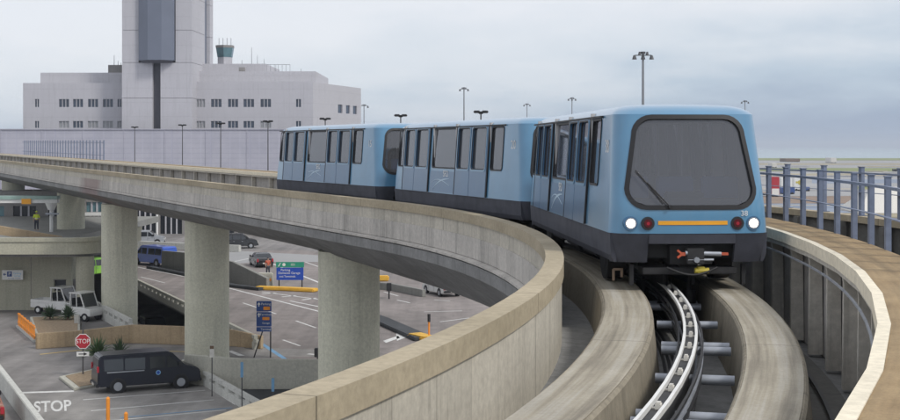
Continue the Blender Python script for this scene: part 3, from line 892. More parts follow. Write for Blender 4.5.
mb = MB(); mb.tube((5.9,.05,.36), (5.9,.30,.36), .05, n=12); mb.box(5.84, 5.94, .10, .22, .32, .43); mb.build('hose_fitting', M['yellowy'], car, smooth=False)
mb = MB()
for k in range(10):
    t0, t1 = k/10, (k+1)/10
    f_ = lambda t: (5.9+.06*math.sin(3*t), -.45+.9*t, .42-.13*math.sin(PI*t))
    mb.tube(f_(t0), f_(t1), .022, n=8)
mb.build('air_hose', M['rubber'], car, smooth=True)
mb = MB(); mb.box(5.55, 5.62, -.30, .36, .26, .31); mb.box(5.5, 5.6, -1.05, -.98, .08, .45); mb.box(5.5, 5.6, .98, 1.05, .08, .45); mb.build('brace', M['dark'], car)
mb = MB(); mb.bar((5.35,-1.30,.14), (5.35,-1.30,.34), .04); mb.bar((5.35,-1.30,.34), (5.35,-1.15,.34), .04); mb.bar((5.35,-1.15,.36), (5.35,-1.15,.20), .04); mb.build('sensor_bracket', M['brown'], car)
# gangway dark box behind the nose of following cars
mb = MB(); mb.box(-6.05, -5.85, -.10, .10, .5, .72); mb.build('rear_coupler', M['dark'], car)
# roof details
mb = MB(); mb.tube((-5.2,.3,3.31), (-5.2,.3,3.38), .07, n=12); mb.build('roof_antenna', M['dark'], car)

def place_car(c, u):
    a = path(u+3.8, RC); b = path(u-3.8, RC)
    m = (a+b)/2; d = (b-a)                      # front of the car faces decreasing u (towards the camera)
    c.scale = (1.025, 1, 1)
    c.location = (m.x, m.y, RZ+m.z+.012)
    c.rotation_euler = (0, 0, math.atan2(d.y, d.x))
c2 = dup(car, skip=('headlight', 'tail_light', 'bumper_stripe', 'wiper', 'coupler_guide_horn', 'hose_fitting'))
c3 = dup(c2)
c2['label'] = 'middle car of the blue train, between the two others'
c3['label'] = 'rearmost car of the blue train, farthest along the guideway'
num(car, '38'); num(c2, '20'); num(c3, '15')
U1 = -17.55
place_car(car, U1); place_car(c2, U1+13.0); place_car(c3, U1+26.1)

# ------------------------------------------------------------------ ground, roads, water
def sheet(name, pts, z, mat, label=None, holes=None, kind='structure', cat=None):
    loops = [[Vector((p[0], p[1], 0)) for p in pts]]+[[Vector((p[0], p[1], 0)) for p in h] for h in (holes or [])]
    fl = [p for l in loops for p in l]; tris = tessellate_polygon(loops)
    mb = MB(); mb.add([(p.x, p.y, z) for p in fl], [tuple(t) for t in tris])
    o = mb.build(name, mat); bm = bmesh.new(); bm.from_mesh(o.data)
    for f in bm.faces:
        if f.normal.z < 0: f.normal_flip()
    bm.to_mesh(o.data); bm.free()
    if kind: o['kind'] = kind
    if label: o['label'] = label
    if cat: o['category'] = cat
    return o
hole = [G(76,299), G(104,317), G(130,331), G(131,343), G(186,345), G(236,344), G(250,346), G(185,314), G(137,289), G(90,266), G(78,262)]
sheet('ground', [(-900,-60), (900,-60), (1500,1380), (-1500,1380)], 0, M['asphalt'], holes=[hole])
W = 22000
sheet('water', [(-W,1300), (W,1300), (W,26000), (-W,26000)], -.6, M['water'])
# the lower road under the deck
mb = MB(); hp = hole
pit = [(-60,80),(-4,80),(-4,140),(-60,140)]
sheet('road_below', pit, -4.0, M['lot'])
mb = MB()
for a, b in (((-60,140),(-4,140)), ((-60,80),(-60,140)), ((-4,80),(-4,140)), ((-60,80),(-4,80))):
    mb.add([(a[0],a[1],-4), (b[0],b[1],-4), (b[0],b[1],-.02), (a[0],a[1],-.02)], [(0,1,2,3)])
o = mb.build('retaining_wall', M['pale_wall']); tag(o, 'dark retaining wall of the sunken road below the slotted parapet', 'wall')

# warm road areas
sheet('road', [G(60,262), G(185,252), G(300,250), G(470,268), (30,60), (-2,50), G(330,395), G(262,350), G(185,312), G(137,288), G(92,266)], .004, M['road'])
sheet('pale_pavement', [G(137,252), G(240,251), G(330,256), G(330,262), G(262,262), G(232,264), G(190,258), G(137,257)], .008, M['apron'])
sheet('parking_lot', [G(-60,395), G(22,394), G(72,391), G(62,378), G(100,372), G(190,374), G(262,420), G(250,470), G(-60,470)], .004, M['lot'])
sheet('shaded_asphalt', [G(236,389), G(318,386), G(330,470), G(268,450), G(252,412)], .008, M['asphalt_and_shade'])  # dark colour stands in for the shade in the hollow below the pale wall
sheet('road_patch', [G(88,348), G(186,347), G(186,356), G(330,357), G(330,350), G(262,348), G(140,344)], .008, M['lot'])

def strip(name, pix, width, mat, z=.010, kind='structure'):
    """painted line along pixel points on the ground"""
    P = [G(*p) for p in pix]; mb = MB()
    for a, b in zip(P, P[1:]):
        d = (b-a).normalized(); n = Vector((-d.y, d.x, 0))*width/2
        mb.add([a+n+Vector((0,0,z)), b+n+Vector((0,0,z)), b-n+Vector((0,0,z)), a-n+Vector((0,0,z))], [(0,1,2,3)])
        z += .0004
    o = mb.build(name, mat); o['kind'] = kind; return o
P_ = M['paint']
strip('lane_line', [(137,267), (186,277), (232,289), (340,317)], .22, P_)
for a, b in (((243,303),(276,314)), ((296,321),(316,328)), ((141,277),(165,283)), ((283,340),(300,346))): strip('lane_dash', [a, b], .16, P_)
strip('lane_line', [(232,262), (262,256)], .2, P_)
strip('lane_line', [(268,262), (352,296)], .25, P_)
strip('lane_line', [(262,292), (330,301)], .2, P_)
strip('lane_line', [(290,301), (345,312)], .2, P_)
for i in range(3): strip('chevron', [(262+i*20,294+i*3.0), (276+i*20,293+i*2.6)], .3, P_)
for a, b in (((397,300),(410,303)), ((424,312),(462,311)), ((400,356),(412,363)), ((384,292),(398,296)), ((434,300),(450,301)), ((305,262),(345,276)), ((440,322),(470,318))): strip('lane_dash', [a, b], .16, P_)
strip('lane_line', [(262,344), (300,369)], .28, M['bluepaint'])
strip('road_marking', [(229,351), (242,356)], .35, P_)
strip('road_marking', [(308,354), (318,355)], .3, P_)
# lane arrow near the dark median
A = G(400,337); mbx = MB()
for pl in ([(383,341),(398,336),(400,338),(386,343)], [(396,333),(408,337),(397,341)]):
    mbx.add([G(*p)+Vector((0,0,.012)) for p in pl], [tuple(range(len(pl)))])
o = mbx.build('lane_arrow', P_); o['kind'] = 'structure'
strip('stop_line', [(20,393), (74,391.3)], .42, P_)
strip('yellow_line', [(40,354.5), (78,350.5), (98,350)], .22, M['ypaint'])
strip('yellow_line', [(137,350), (186,352)], .2, M['ypaint'])
for a, b in (((83,400),(205,390.5)), ((91,411),(214,400)), ((100,422),(226,410))): strip('stall_line', [a, b], .14, P_)
strip('stall_line', [(120,418), (232,408)], .12, M['bluepaint'], .013)
strip('stall_line', [(196,380), (236,405)], .14, P_, .016)
# crossing hatch near the lower edge of the lot
p0 = G(22, 413); p1 = G(67, 413); pc = G(52.5, 407)
stp = text('STOP', 1.0, P_, None, Matrix.Identity(4), 'stop_marking', .0005, off=.022)
bb = [v.co.copy() for v in stp.data.vertices]
w_ = max(v.x for v in bb)-min(v.x for v in bb); h_ = max(v.y for v in bb)-min(v.y for v in bb)
a_ = math.atan2(p1.y-p0.y, p1.x-p0.x)
top = G(44.5, 401); bot = G(44.5, 413)
stp.data.transform(Matrix.Diagonal((1.72/w_, (top.y-bot.y)*.98/h_, 1, 1)))
stp.location = (pc.x, pc.y, .016); stp.rotation_euler = (0,0,.29); stp['kind'] = 'structure'

# airfield strips
def fstrip(name, y0, y1, x0, x1, mat, z, wob=1.0):
    t = []; b = []
    N = 14
    for i in range(N+1):
        x = x0+(x1-x0)*i/N
        t.append(G(x, max(151, y0+random.uniform(-.25,.25)*wob))); b.append(G(x, y1+random.uniform(-.25,.25)*wob))
    return sheet(name, t+b[::-1], z, mat)
fstrip('airfield_grass', 158.2, 160.4, 420, 1100, M['grass'], .05, .3)
fstrip('airfield_apron', 160.7, 163.2, 420, 1100, M['apron'], .05, .5)
fstrip('airfield_dry_grass', 163.5, 164.8, 600, 1100, M['drygrass'], .05, .5)
fstrip('airfield_apron', 165.1, 168.0, 420, 1100, M['apron'], .05, .5)
fstrip('airfield_grass', 168.3, 171.4, 700, 1100, M['grass'], .05, 1)
fstrip('airfield_apron', 171.8, 196, 500, 1100, M['apron'], .05, 1)
fstrip('airfield_dry_grass', 173.5, 175.0, 780, 890, M['drygrass'], .07, 1)
fstrip('airfield_grass', 186.5, 189.5, 855, 880, M['grass'], .07, 1)
fstrip('airfield_tarmac', 179.5, 183.5, 812, 1000, M['bluetar'], .07, 1.5)
fstrip('airfield_earth', 196.5, 203.5, 700, 872, M['brown'], .05, 1)
fstrip('airfield_tarmac', 203.8, 213, 700, 1100, M['bluetar'], .05, 1)
fstrip('airfield_dry_grass', 213.5, 218, 700, 1100, M['drygrass'], .05, 1)

for i in range(26):
    y = random.uniform(165, 196); x = random.uniform(560, 960); w_ = random.uniform(12, 60); h_ = random.uniform(.25, .9)*(1+(y-165)/18)
    m_ = random.choice(['apron','bluetar','drygrass','brown','grass','lot'])
    if 'lot' == m_: nm = 'airfield_concrete'
    else: nm = {'apron':'airfield_apron','bluetar':'airfield_tarmac','drygrass':'airfield_dry_grass','brown':'airfield_earth','grass':'airfield_grass'}[m_]
    fstrip(nm, y, y+h_, x, x+w_, M[m_], .09+.012*i, .4)
for y in (176.5, 190.5, 207.5): fstrip('taxiway_line', y, y+.28, 600, 1000, M['ypaint'], .5, .05)
# ------------------------------------------------------------------ concrete walls beside the roads
def wall(name, label, pix, h, t, mat, zb=0, cat='wall', bev=.03, P=None):
    P = P or [G(p[0], p[1], zb) for p in pix]
    mb = MB(); L = []; R = []
    for i, p in enumerate(P):
        d = (P[min(i+1, len(P)-1)]-P[max(0, i-1)]); d.z = 0; d.normalize()
        n = Vector((-d.y, d.x, 0))*t/2; L.append(p+n); R.append(p-n)
    pts = [(q.x, q.y) for q in L+R[::-1]]
    hs = h if isinstance(h, (list, tuple)) else [h]*len(P)
    v = [(q.x, q.y, zb-.0) for q in L+R[::-1]]; v += [(q.x, q.y, zb+hh) for q, hh in zip(L+R[::-1], list(hs)+list(hs)[::-1])]
    n = len(pts); m = len(P); f = [(i, (i+1) % n, (i+1) % n+n, i+n) for i in range(n)]
    for i in range(m-1): f += [(i, i+1, n-2-i, n-1-i), (n+i, n+n-1-i, n+n-2-i, n+i+1)]
    mb.add(v, f); o = mb.build(name, mat, bev=bev); return tag(o, label, cat)
def slot_rail(label, a, b, h, zb=0, mat=None, group='slotted concrete rails', n=None, P=None):
    """white concrete barrier with a row of horizontal slots"""
    A, B = (P if P else (G(*a), G(*b))); A.z = B.z = zb
    t = thing('slotted_barrier', label, 'barrier', A, 0, group)
    L = (B-A).length; n = n or int(L/1.6)
    d = (B-A)/L; s = Vector((-d.y, d.x, 0))
    def seg(u0, u1, z0, z1, th, name='panel'):
        mb = MB(); p = A+d*u0; q = A+d*u1
        mb.bar((p.x, p.y, zb+(z0+z1)/2), (q.x, q.y, zb+(z0+z1)/2), th, z1-z0)
        return mb.build(name, mat or M['white_rail'], t, world=True, bev=.012)
    seg(0, L, 0, h*.50, .22, 'base'); seg(0, L, h*.74, h, .24, 'top_rail')
    st = L/n
    for i in range(n+1):
        u = min(L-.35, max(0, i*st-.35)); seg(u, u+.7*min(1, 1), h*.502, h*.738, .20, 'upright')
    return t
slot_rail('white slotted concrete barrier running from the white carts down to the tan wall', (70,301), (131,335), 1.05)
slot_rail('white slotted concrete barrier in front of the navy van, next to the nearest stalls', (184,373), (272,425), .75)
slot_rail('grey slotted parapet of the road deck above the dark sunken road', (136.5,288.5), (256,349.5), .85, mat=M['pale_wall'])
o = wall('edge_beam', 'concrete edge of the road deck', [(137,290), (185,315), (252,347.5)], .5, .3, M['grey_wall'], -.52, bev=.02)
o['kind'] = 'structure'; o.name = 'deck_edge'
for k in ('label', 'category'):
    del o[k]
wall('tan_wall', 'low tan concrete wall running behind the navy van and the round pillar', [(36,349), (78,346), (132,343), (190,345), (233,346), (262,349)], [.95,.95,1.15,1.15,1.0,.8], .3, M['tan_wall'])
wall('pale_wall', 'smooth pale concrete wall between two round pillars below the blue sign', [(186,383), (240,389), (322,389), (390,387)], [1.5,1.55,1.5,1.45], .35, M['pale_wall'])
wall('left_wall', 'white topped concrete wall crossing the lower left corner', [(-32,341), (-2,383), (39,440), (58,466)], .95, .3, M['white_rail'])
# grey ramp wall behind the blue van, along the far side of the road
wall('ramp_wall', 'long grey concrete ramp wall beside the road behind the blue van', [(163,269.5), (186,273), (234,284), (268,288.5)], [1.9,2.0,2.0,.9], .35, M['grey_wall'])
wall('median_kerb', 'dark kerb strip at the foot of the grey ramp wall', [(150,268.5), (186,275.5), (232,287), (262,290.5)], .25, .8, M['asphalt_and_shade'], bev=.02)
wall('far_kerb', 'pale concrete kerb wall in front of the dark terminal arcade', [(130,247), (190,250), (240,252)], .8, .5, M['white_rail'])
wall('traffic_island', 'yellow painted kerb island under the blue and green road sign', [(257,289.5), (285,290.5), (316,292)], .3, 1.0, M['kerb_yellow'], bev=.08, cat='kerb')
wall('median_strip', 'dark median strip running to a yellow nose on the right hand road', [(345,309), (380,321.5), (424,341)], .25, 1.3, M['asphalt_and_shade'], bev=.05, cat='median')
wall('median_nose', 'yellow painted nose of the dark median on the right hand road', [(414,337.5), (428,341), (446,341)], .32, 1.1, M['kerb_yellow'], bev=.1, cat='kerb')
wall('yellow_kerb', 'short yellow kerb right of the nearest pillar, under the guideway', [(372,281), (389,281)], .5, .8, M['kerb_yellow'], bev=.1, cat='kerb')
wall('road_barrier', 'low grey barrier from the yellow kerb to the white car on the far road', [(376,289), (392,290.5), (424,297)], .6, .35, M['grey_wall'])
# kerbed islands
def island(name, pix, h, mat, label, cat='planting bed'):
    pts = [G(*p) for p in pix]; c = sum(pts, Vector())/len(pts)
    t = thing(name, label, cat, c)
    mb = MB(); mb.prism([(p.x, p.y) for p in pts], 0, h); mb.build('kerb', M['pale_wall'], t, world=True, bev=.02)
    mb = MB(); mb.prism([(c.x+(p.x-c.x)*.9, c.y+(p.y-c.y)*.9) for p in pts], h+.001, h+.03); mb.build('mulch', M['mulch'], t, world=True)
    return t
island('planting_bed', [(59,379), (74,391), (104,386), (205,377), (190,368), (104,369)], .14, M['mulch'], 'kerbed bed of tan mulch under the stop sign beside the navy van')
island('planting_bed', [(37,345), (80,343), (80,322), (30,324)], .5, M['mulch'], 'raised tan bed between the orange fence panel and the white carts')

# ------------------------------------------------------------------ plants
def yucca(name, label, p, h, r, n, mat, stem=.4):
    t = thing(name, label, 'plant', p)
    mb = MB(); mb.tube((0,0,0), (0,0,stem), .07, .05, 8); mb.build('stem', M['trunk'], t, smooth=True)
    mb = MB()
    for i in range(n):
        a = random.uniform(0, 2*PI); el = random.uniform(.05, 1.45)
        L = random.uniform(.65, 1.0)*r*1.15; w = random.uniform(.025, .05)
        d = Vector((math.cos(a)*math.cos(el), math.sin(a)*math.cos(el), math.sin(el)*h/r))
        s = Vector((-math.sin(a), math.cos(a), 0))*w
        p0 = Vector((0,0,stem*.85)); p1 = p0+d*L*.55; p2 = p0+d*L+Vector((0,0,-L*.22*math.cos(el)))
        up = Vector((0,0,.008))
        mb.add([p0-s*.5, p0+s*.5, p1+s, p1-s, p2, p1+up*2], [(0,1,2,5), (0,5,3), (3,5,4), (5,2,4)])
    mb.build('leaves', mat, t); return t
yucca('yucca_plant', 'larger spiky green yucca between the stop sign and the navy van', G(98,370)+Vector((0,0,.16)), 1.25, 1.15, 130, M['blade'], .75)
yucca('yucca_plant', 'smaller dark spiky yucca just behind the roof of the navy van', G(120,368)+Vector((0,0,.16)), 1.1, .9, 90, M['bush'], .7)
yucca('shrub', 'dark green shrub in front of the white carts, the left of the pair', G(50,327)+Vector((0,0,.5)), .95, .8, 160, M['bush'], .2)
yucca('shrub', 'dark green shrub in front of the white carts, right beside the white post', G(68,327)+Vector((0,0,.5)), 1.0, .85, 160, M['bush'], .2)
yucca('small_flower_plant', 'small yellow flowering clump between the two yuccas', G(107,370)+Vector((0,0,.16)), .5, .3, 50, M['yellowy'], .2)

# ------------------------------------------------------------------ signs and posts
def octagon(r): return [(r*math.cos(PI/8+i*PI/4), r*math.sin(PI/8+i*PI/4)) for i in range(8)]
def V3(y0=0): return lambda a, b, d: (a, y0-d, b)
def face(x=0, z=0, y=0): return Matrix(((1,0,0,x),(0,0,1,y),(0,1,0,z),(0,0,0,1)))   # text facing -Y ... columns (x, z, -y)
def face(x=0, z=0, y=0): return Matrix(((1,0,0,x),(0,0,-1,y),(0,1,0,z),(0,0,0,1)))
p = G(83,377)
t = thing('stop_sign', 'red octagonal stop sign on a dark post left of the navy van', 'sign', p+Vector((0,0,.14)), .08)
mb = MB(); mb.box(-.035,.035,-.03,.03,0,2.75); mb.build('post', M['pole'], t)
mb = MB(); plate(octagon(.43), [], lambda a, b, d: (a, -.05-d, b+1.78), .012, mb); mb.build('sign_border', M['white'], t)
mb = MB(); plate(octagon(.39), [], lambda a, b, d: (a, -.063-d, b+1.78), .004, mb); sf = mb.build('sign_face', M['red'], t)
text('STOP', .33, M['white'], t, face(0, 1.78, -.069), 'lettering', .001, sx=.92)
mb = MB(); mb.box(-.33,.33,-.055,-.045,.98,1.22); mb.build('arrow_plate', M['white'], t)
mb = MB(); plate([(-.22,1.075),(.05,1.075),(.05,1.01),(.24,1.10),(.05,1.19),(.05,1.125),(-.22,1.125)], [], V3(-.056), .003, mb); mb.build('arrow', M['black'], t)

def post_sign(label, px, pyb, pyt, w, h, mat, pole=M['pole'], zb=0, tilt=0):
    p = G(px, pyb, zb); sc = F/p.y; H = (pyb-pyt)/sc
    t = thing('sign_post', label, 'sign', p)
    mb = MB(); mb.bar((0,0,0), (tilt,0,H), .05); mb.build('post', pole, t)
    mb = MB(); plate(rrect(-w/2+tilt, w/2+tilt, H-h, H, .02, 2), [], V3(-.03), .012, mb); mb.build('plate', mat, t)
    return t
t = post_sign('post with small pale sign just right of the front of the navy van', 212, 396.5, 345, .22, .62, M['offwhite'])
mb = MB(); mb.box(-.10,.10,-.0475,-.0435,2.36,2.52); mb.build('sign_band', M['trunk'], t)
post_sign('thin post with blue sign beside the slotted barrier, right of the van', 242, 417, 362, .13, .7, M['bluepaint'])
post_sign('thin post with blue tag at the dark asphalt, close to the nearest parapet', 273, 425, 378, .13, .6, M['bluepaint'])
# blue two part road sign
p = G(262, 357.5); t = thing('road_sign', 'navy blue three panel road sign with orange patches on two black posts', 'sign', p)
X0, X1 = at(256,301,p.y)-p, at(272,331,p.y)-p
zt = X0.z+.02; sc = F/p.y
def pz(py): return CZ-(py-HY)/F*p.y
def pxx(px): return (px-CX)/F*p.y-p.x
mb = MB(); mb.bar((pxx(254),0,0), (pxx(262.5),.05,pz(331)), .07); mb.build('post', M['black'], t)
mb = MB(); mb.bar((pxx(270.5),.05,pz(344)), (pxx(270.5),.05,pz(331)), .07); mb.bar((pxx(270.5),.0,0), (pxx(270.5),.05,pz(344)), .07); mb.build('post', M['black'], t)
for a, b in ((301,311.5), (312,326.5), (327,331.5)):
    mb = MB(); plate(rrect(pxx(256.5), pxx(271.5), pz(b), pz(a), .04, 3), [], V3(-.01), .03, mb); mb.build('panel', M['bsign'], t)
for a, b, c, d in ((263.5,270,306.5,310), (262.5,269.5,317,320)):
    mb = MB(); plate(rrect(pxx(a), pxx(b), pz(d), pz(c), .02, 2), [], V3(-.043), .004, mb); mb.build('patch', M['orange'], t)
for z, w, s in ((304,'Parking',.19), (314.5,'Terminals',.18), (323,'Garage',.15), (329.3,'Terminal',.17)):
    text(w, s, M['white'], t, face(pxx(266), pz(z), -.046), 'lettering', .001)
for z in (304.5, 315):
    mb = MB(); x = pxx(259); zz = pz(z)
    plate([(x-.03,zz-.12),(x+.03,zz-.12),(x+.03,zz),(x+.1,zz),(x,zz+.14),(x-.1,zz),(x-.03,zz)], [], V3(-.043), .003, mb); mb.build('arrow', M['white'], t)
# green and blue road sign
p = G(290.5, 288); t = thing('road_sign', 'wide blue road sign with green top strip standing on the yellow island', 'sign', p)
for x in (279, 302):
    mb = MB(); mb.box(pxx(x)-.05, pxx(x)+.05, 0, .08, 0, pz(262)); mb.build('post', M['black'], t)
mb = MB(); plate([(pxx(276),pz(267.3)),(pxx(304),pz(267.3)),(pxx(304),pz(262)),(pxx(276),pz(262))], [], V3(-.01), .04, mb); mb.build('green_panel', M['greensign'], t)
mb = MB(); plate([(pxx(276.5),pz(280)),(pxx(303.5),pz(280)),(pxx(303.5),pz(267.6)),(pxx(276.5),pz(267.6))], [], V3(-.01), .04, mb); mb.build('blue_panel', M['bluesign'], t)
for z, w, s, xx in ((270,'Parking',.28,285.5), (273,'Domestic Garage',.27,289.2), (276.4,'and Terminals',.25,287.5)):
    text(w, s, M['white'], t, face(pxx(xx), pz(z), -.053), 'lettering', .002)
mb = MB(); plate([(pxx(278),pz(266.5)),(pxx(279),pz(266.5)),(pxx(281),pz(263)),(pxx(280),pz(263))], [], V3(-.053), .003, mb); mb.tube((pxx(284),-.05,pz(264.6)), (pxx(284),-.056,pz(264.6)), .14, n=16)
mb.build('symbol', M['white'], t)
text('101', .3, M['white'], t, face(pxx(293), pz(264.7), -.053), 'lettering', .002)
# parking sign on the beige wall
p = at(12.5, 275, 101.6); t = thing('wall_sign', 'white parking sign with blue square hanging on the beige wall', 'sign', p)
mb = MB(); plate(rrect(-.78, .80, -.36, .37, .03, 2), [], V3(0), .03, mb); mb.build('panel', M['white'], t)
mb = MB(); plate(rrect(-.40, -.03, -.12, .27, .02, 2), [], V3(-.032), .004, mb); mb.build('blue_square', M['bsign'], t)
text('P', .36, M['white'], t, face(-.21, .075, -.038), 'lettering', .001)
text('Parking', .20, M['lightblue'], t, face(.37, .12, -.034), 'lettering', .001)
text('Garage', .18, M['lightblue'], t, face(.37, -.06, -.034), 'lettering', .001)
text('Domestic Terminal', .12, M['bsign'], t, face(.15, -.25, -.034), 'lettering', .001)
mb = MB(); plate([(-.70,.05),(-.58,.17),(-.58,.08),(-.46,.08),(-.46,.02),(-.58,.02),(-.58,-.07)], [], V3(-.032), .003, mb); mb.build('arrow', M['bsign'], t)

# bollards
bl = None
for i, (px, yb, yt, lab) in enumerate(((108,425,397,'taller orange bollard in the nearest parking stalls'), (126,432,412,'shorter orange bollard at the bottom edge, right of the taller one'))):
    p = G(px, yb); h = (yb-yt)/F*p.y
    mb = MB(); mb.tube((0,0,0), (0,0,h-.06), .085, n=20); mb.tube((0,0,h-.06), (0,0,h), .085, .04, 20); mb.tube((0,0,0), (0,0,.04), .15, n=16)
    o = mb.build('bollard', M['orange'], smooth=True); o.location = p; tag(o, lab, 'bollard', 'orange bollards')
for px, yb, yt, lab in ((429,340,314,'orange delineator post with black top on the yellow median nose'),):
    p = G(px, yb); h = (yb-yt)/F*p.y; t = thing('delineator', lab, 'traffic post', p)
    mb = MB(); mb.tube((0,0,0), (0,0,h*.7), .06, n=10); mb.build('post', M['orange'], t, smooth=True)
    mb = MB(); mb.tube((0,0,h*.7), (0,0,h), .10, n=10); mb.build('cap', M['black'], t, smooth=True)
# orange fence panel
a, b = G(18,327), G(35,342)
t = thing('fence_panel', 'bright orange plastic fence panel on a white base beside the planting bed', 'fence', a)
mb = MB()
N = 12
for i in range(N):
    p = a+(b-a)*(i+.5)/N; d = (b-a).normalized(); mb.obox((p.x,p.y,0), d, (-d.y,d.x,0), .09, .03, .14, 1.0+.04*(i % 2))
mb.build('slats', M['orange'], t, world=True)
mb = MB(); mb.bar((a.x,a.y,.07), (b.x,b.y,.07), .25, .14); mb.build('base', M['white_rail'], t, world=True)
mb = MB(); mb.bar((a.x,a.y,.9), (b.x,b.y,.9), .08, .1); mb.bar((a.x,a.y,.35), (b.x,b.y,.35), .08, .1); mb.build('rail', M['orange'], t, world=True)
p = G(77,331); mb = MB(); mb.box(-.16,.16,-.12,.12,0,1.05); mb.box(-.18,.18,-.14,.14,1.05,1.1); o = mb.build('white_post', M['white_rail']); o.location = p
tag(o, 'short white concrete post beside the shrub and the white carts', 'post')
# black posts near the deck
for px, yb, yt, lab in ((389,299,283,'dark utility cabinet beside the low barrier right of the nearest pillar'), (318,366,348,'small black signal post at the left edge of the nearest pillar')):
    p = G(px, yb); h = (yb-yt)/F*p.y; t = thing('utility_post', lab, 'post', p)
    mb = MB(); mb.box(-.06,.06,-.06,.06,0,h*.55); mb.build('post', M['black'], t)
    mb = MB(); mb.box(-.2,.2,-.15,.15,h*.5,h); mb.build('box', M['black'], t, bev=.03)

# ------------------------------------------------------------------ vehicles
def vehicle(name, label, cat, kind, mat, loc, rz, group=None, badge=False):
    t = thing(name, label, cat, loc, rz, group)
    if kind == 'van':
        W, belt, top, L = .98, 1.05, 2.08, 5.6
        prof = [(-2.78,.45),(-2.8,.75),(-2.72,1.9),(-2.55,2.06),(.95,2.08),(1.25,2.0),(1.95,1.30),(2.62,1.12),(2.78,.95),(2.82,.5),(2.7,.35),(-2.7,.38)]
        wheels = (-1.72, 1.70); wr = .37
        side = [[(-2.45,1.22),(-2.45,1.84),(-1.42,1.84),(-1.42,1.22)], [(-1.34,1.22),(-1.34,1.84),(-.25,1.84),(-.25,1.22)], [(.02,1.22),(.02,1.84),(.85,1.84),(.85,1.22)], [(.95,1.22),(.95,1.84),(1.16,1.84),(1.68,1.24)]]
        ws = ((1.27,1.93),(1.88,1.34)); rs = ((-2.745,1.25),(-2.70,1.86)); tapr = .86
    elif kind == 'minivan':
        W, belt, top, L = .95, 1.0, 1.8, 4.8
        prof = [(-2.35,.4),(-2.4,.8),(-2.25,1.2),(-2.0,1.72),(-1.6,1.80),(.5,1.78),(1.35,1.15),(2.2,.98),(2.38,.75),(2.38,.42),(2.2,.3),(-2.2,.3)]
        wheels = (-1.45, 1.5); wr = .33
        side = [[(-1.95,1.08),(-1.78,1.6),(-.75,1.62),(-.75,1.08)], [(-.65,1.08),(-.65,1.62),(.25,1.62),(.25,1.08)], [(.35,1.08),(.35,1.6),(.52,1.6),(1.1,1.1)]]
        ws = ((.58,1.72),(1.28,1.2)); rs = ((-2.27,1.22),(-2.04,1.66)); tapr = .84
    else:
        W, belt, top, L = .88, .88, 1.42, 4.5
        prof = [(-2.2,.4),(-2.25,.8),(-2.1,.95),(-1.7,.98),(-1.15,1.38),(-.7,1.42),(.3,1.42),(1.1,.95),(2.0,.82),(2.22,.65),(2.22,.38),(2.05,.25),(-2.05,.25)]
        wheels = (-1.35, 1.4); wr = .31
        side = [[(-1.45,.95),(-1.08,1.28),(-.35,1.32),(-.35,.95)], [(-.25,.95),(-.25,1.32),(.28,1.32),(.85,.96)]]
        ws = ((.36,1.38),(1.05,.98)); rs = ((-1.64,1.02),(-1.2,1.34)); tapr = .80
    def hw(z): return W if z <= belt else W*(1+(tapr-1)*(z-belt)/(top-belt))
    n = len(prof); v = [(x, -hw(z), z) for x, z in prof]+[(x, hw(z), z) for x, z in prof]
    f = [(i, (i+1) % n, (i+1) % n+n, i+n) for i in range(n)]
    tr = tessellate_polygon([[Vector((x, z, 0)) for x, z in prof]])
    mb = MB(); mb.add(v, f)
    mb.f.append(list(range(n))); mb.mi.append(0); mb.f.append(list(range(2*n-1, n-1, -1))); mb.mi.append(0)
    mb.build('body', mat, t, bev=.06, auto=.7)
    for sg in (-1, 1):
        for w in side:
            plate(w, [], lambda x, z, d, s=sg: (x, s*(hw(z)+.002+d), z), .008).build('side_window', M['carglass'], t)
        for x in wheels:
            a = MB(); a.tube((x, sg*(W-.05), wr+.02), (x, sg*(W+.004), wr+.02), wr+.07, n=24); a.build('wheel_arch', M['black'], t)
            a = MB(); a.tube((x, sg*(W-.22), wr), (x, sg*(W+.012), wr), wr, n=28); wh = a.build('wheel', M['rubber'], t, smooth=True)
            a = MB(); a.tube((x, sg*(W), wr), (x, sg*(W+.02), wr), wr*.62, n=20); a.tube((x, sg*W, wr), (x, sg*(W+.035), wr), wr*.2, n=12); a.build('rim', M['silver_car'], wh, smooth=True)
        zt_ = 1.35 if kind == 'van' else .78
        a = MB(); a.box(prof[1][0]-.015, prof[1][0]+.08, sg*(W-.20), sg*(W-.04), zt_-.18, zt_+.14)
        a.build('tail_light', M['red'], t, bev=.015)
        a = MB(); xf = max(p[0] for p in prof); a.box(xf-.12, xf-.01+.02, sg*(W-.38), sg*(W-.06), .62, .82); a.build('headlight', M['offwhite'], t, bev=.02)
        a = MB(); a.box(ws[1][0]-.35, ws[1][0]-.15, sg*(W+.02), sg*(W+.16), ws[1][1]-.05, ws[1][1]+.15); a.build('mirror', M['black'], t, bev=.02)
    for nm, ((x0, z0), (x1, z1)) in (('windscreen', ws), ('rear_window', rs)):
        a = MB(); h0, h1 = hw(z0)*.9, hw(z1)*.93; e = .02 if nm == 'windscreen' else -.02
        a.add([(x0+e,-h0,z0+.012),(x0+e,h0,z0+.012),(x1+e,h1,z1+.012),(x1+e,-h1,z1+.012),(x0,-h0,z0-.02),(x0,h0,z0-.02),(x1,h1,z1-.02),(x1,-h1,z1-.02)],
              [(0,1,2,3),(4,7,6,5),(0,4,5,1),(1,5,6,2),(2,6,7,3),(3,7,4,0)])
        a.build(nm, M['carglass'], t)
    a = MB(); xf = max(p[0] for p in prof); xb = min(p[0] for p in prof)
    a.box(xf-.10, xf+.06, -W*.93, W*.93, .34, .52); a.build('front_bumper', M['black'], t, bev=.03)
    a = MB(); a.box(xb-.08, xb+.12, -W*.93, W*.93, .36, .55); a.build('rear_bumper', M['black'], t, bev=.03)
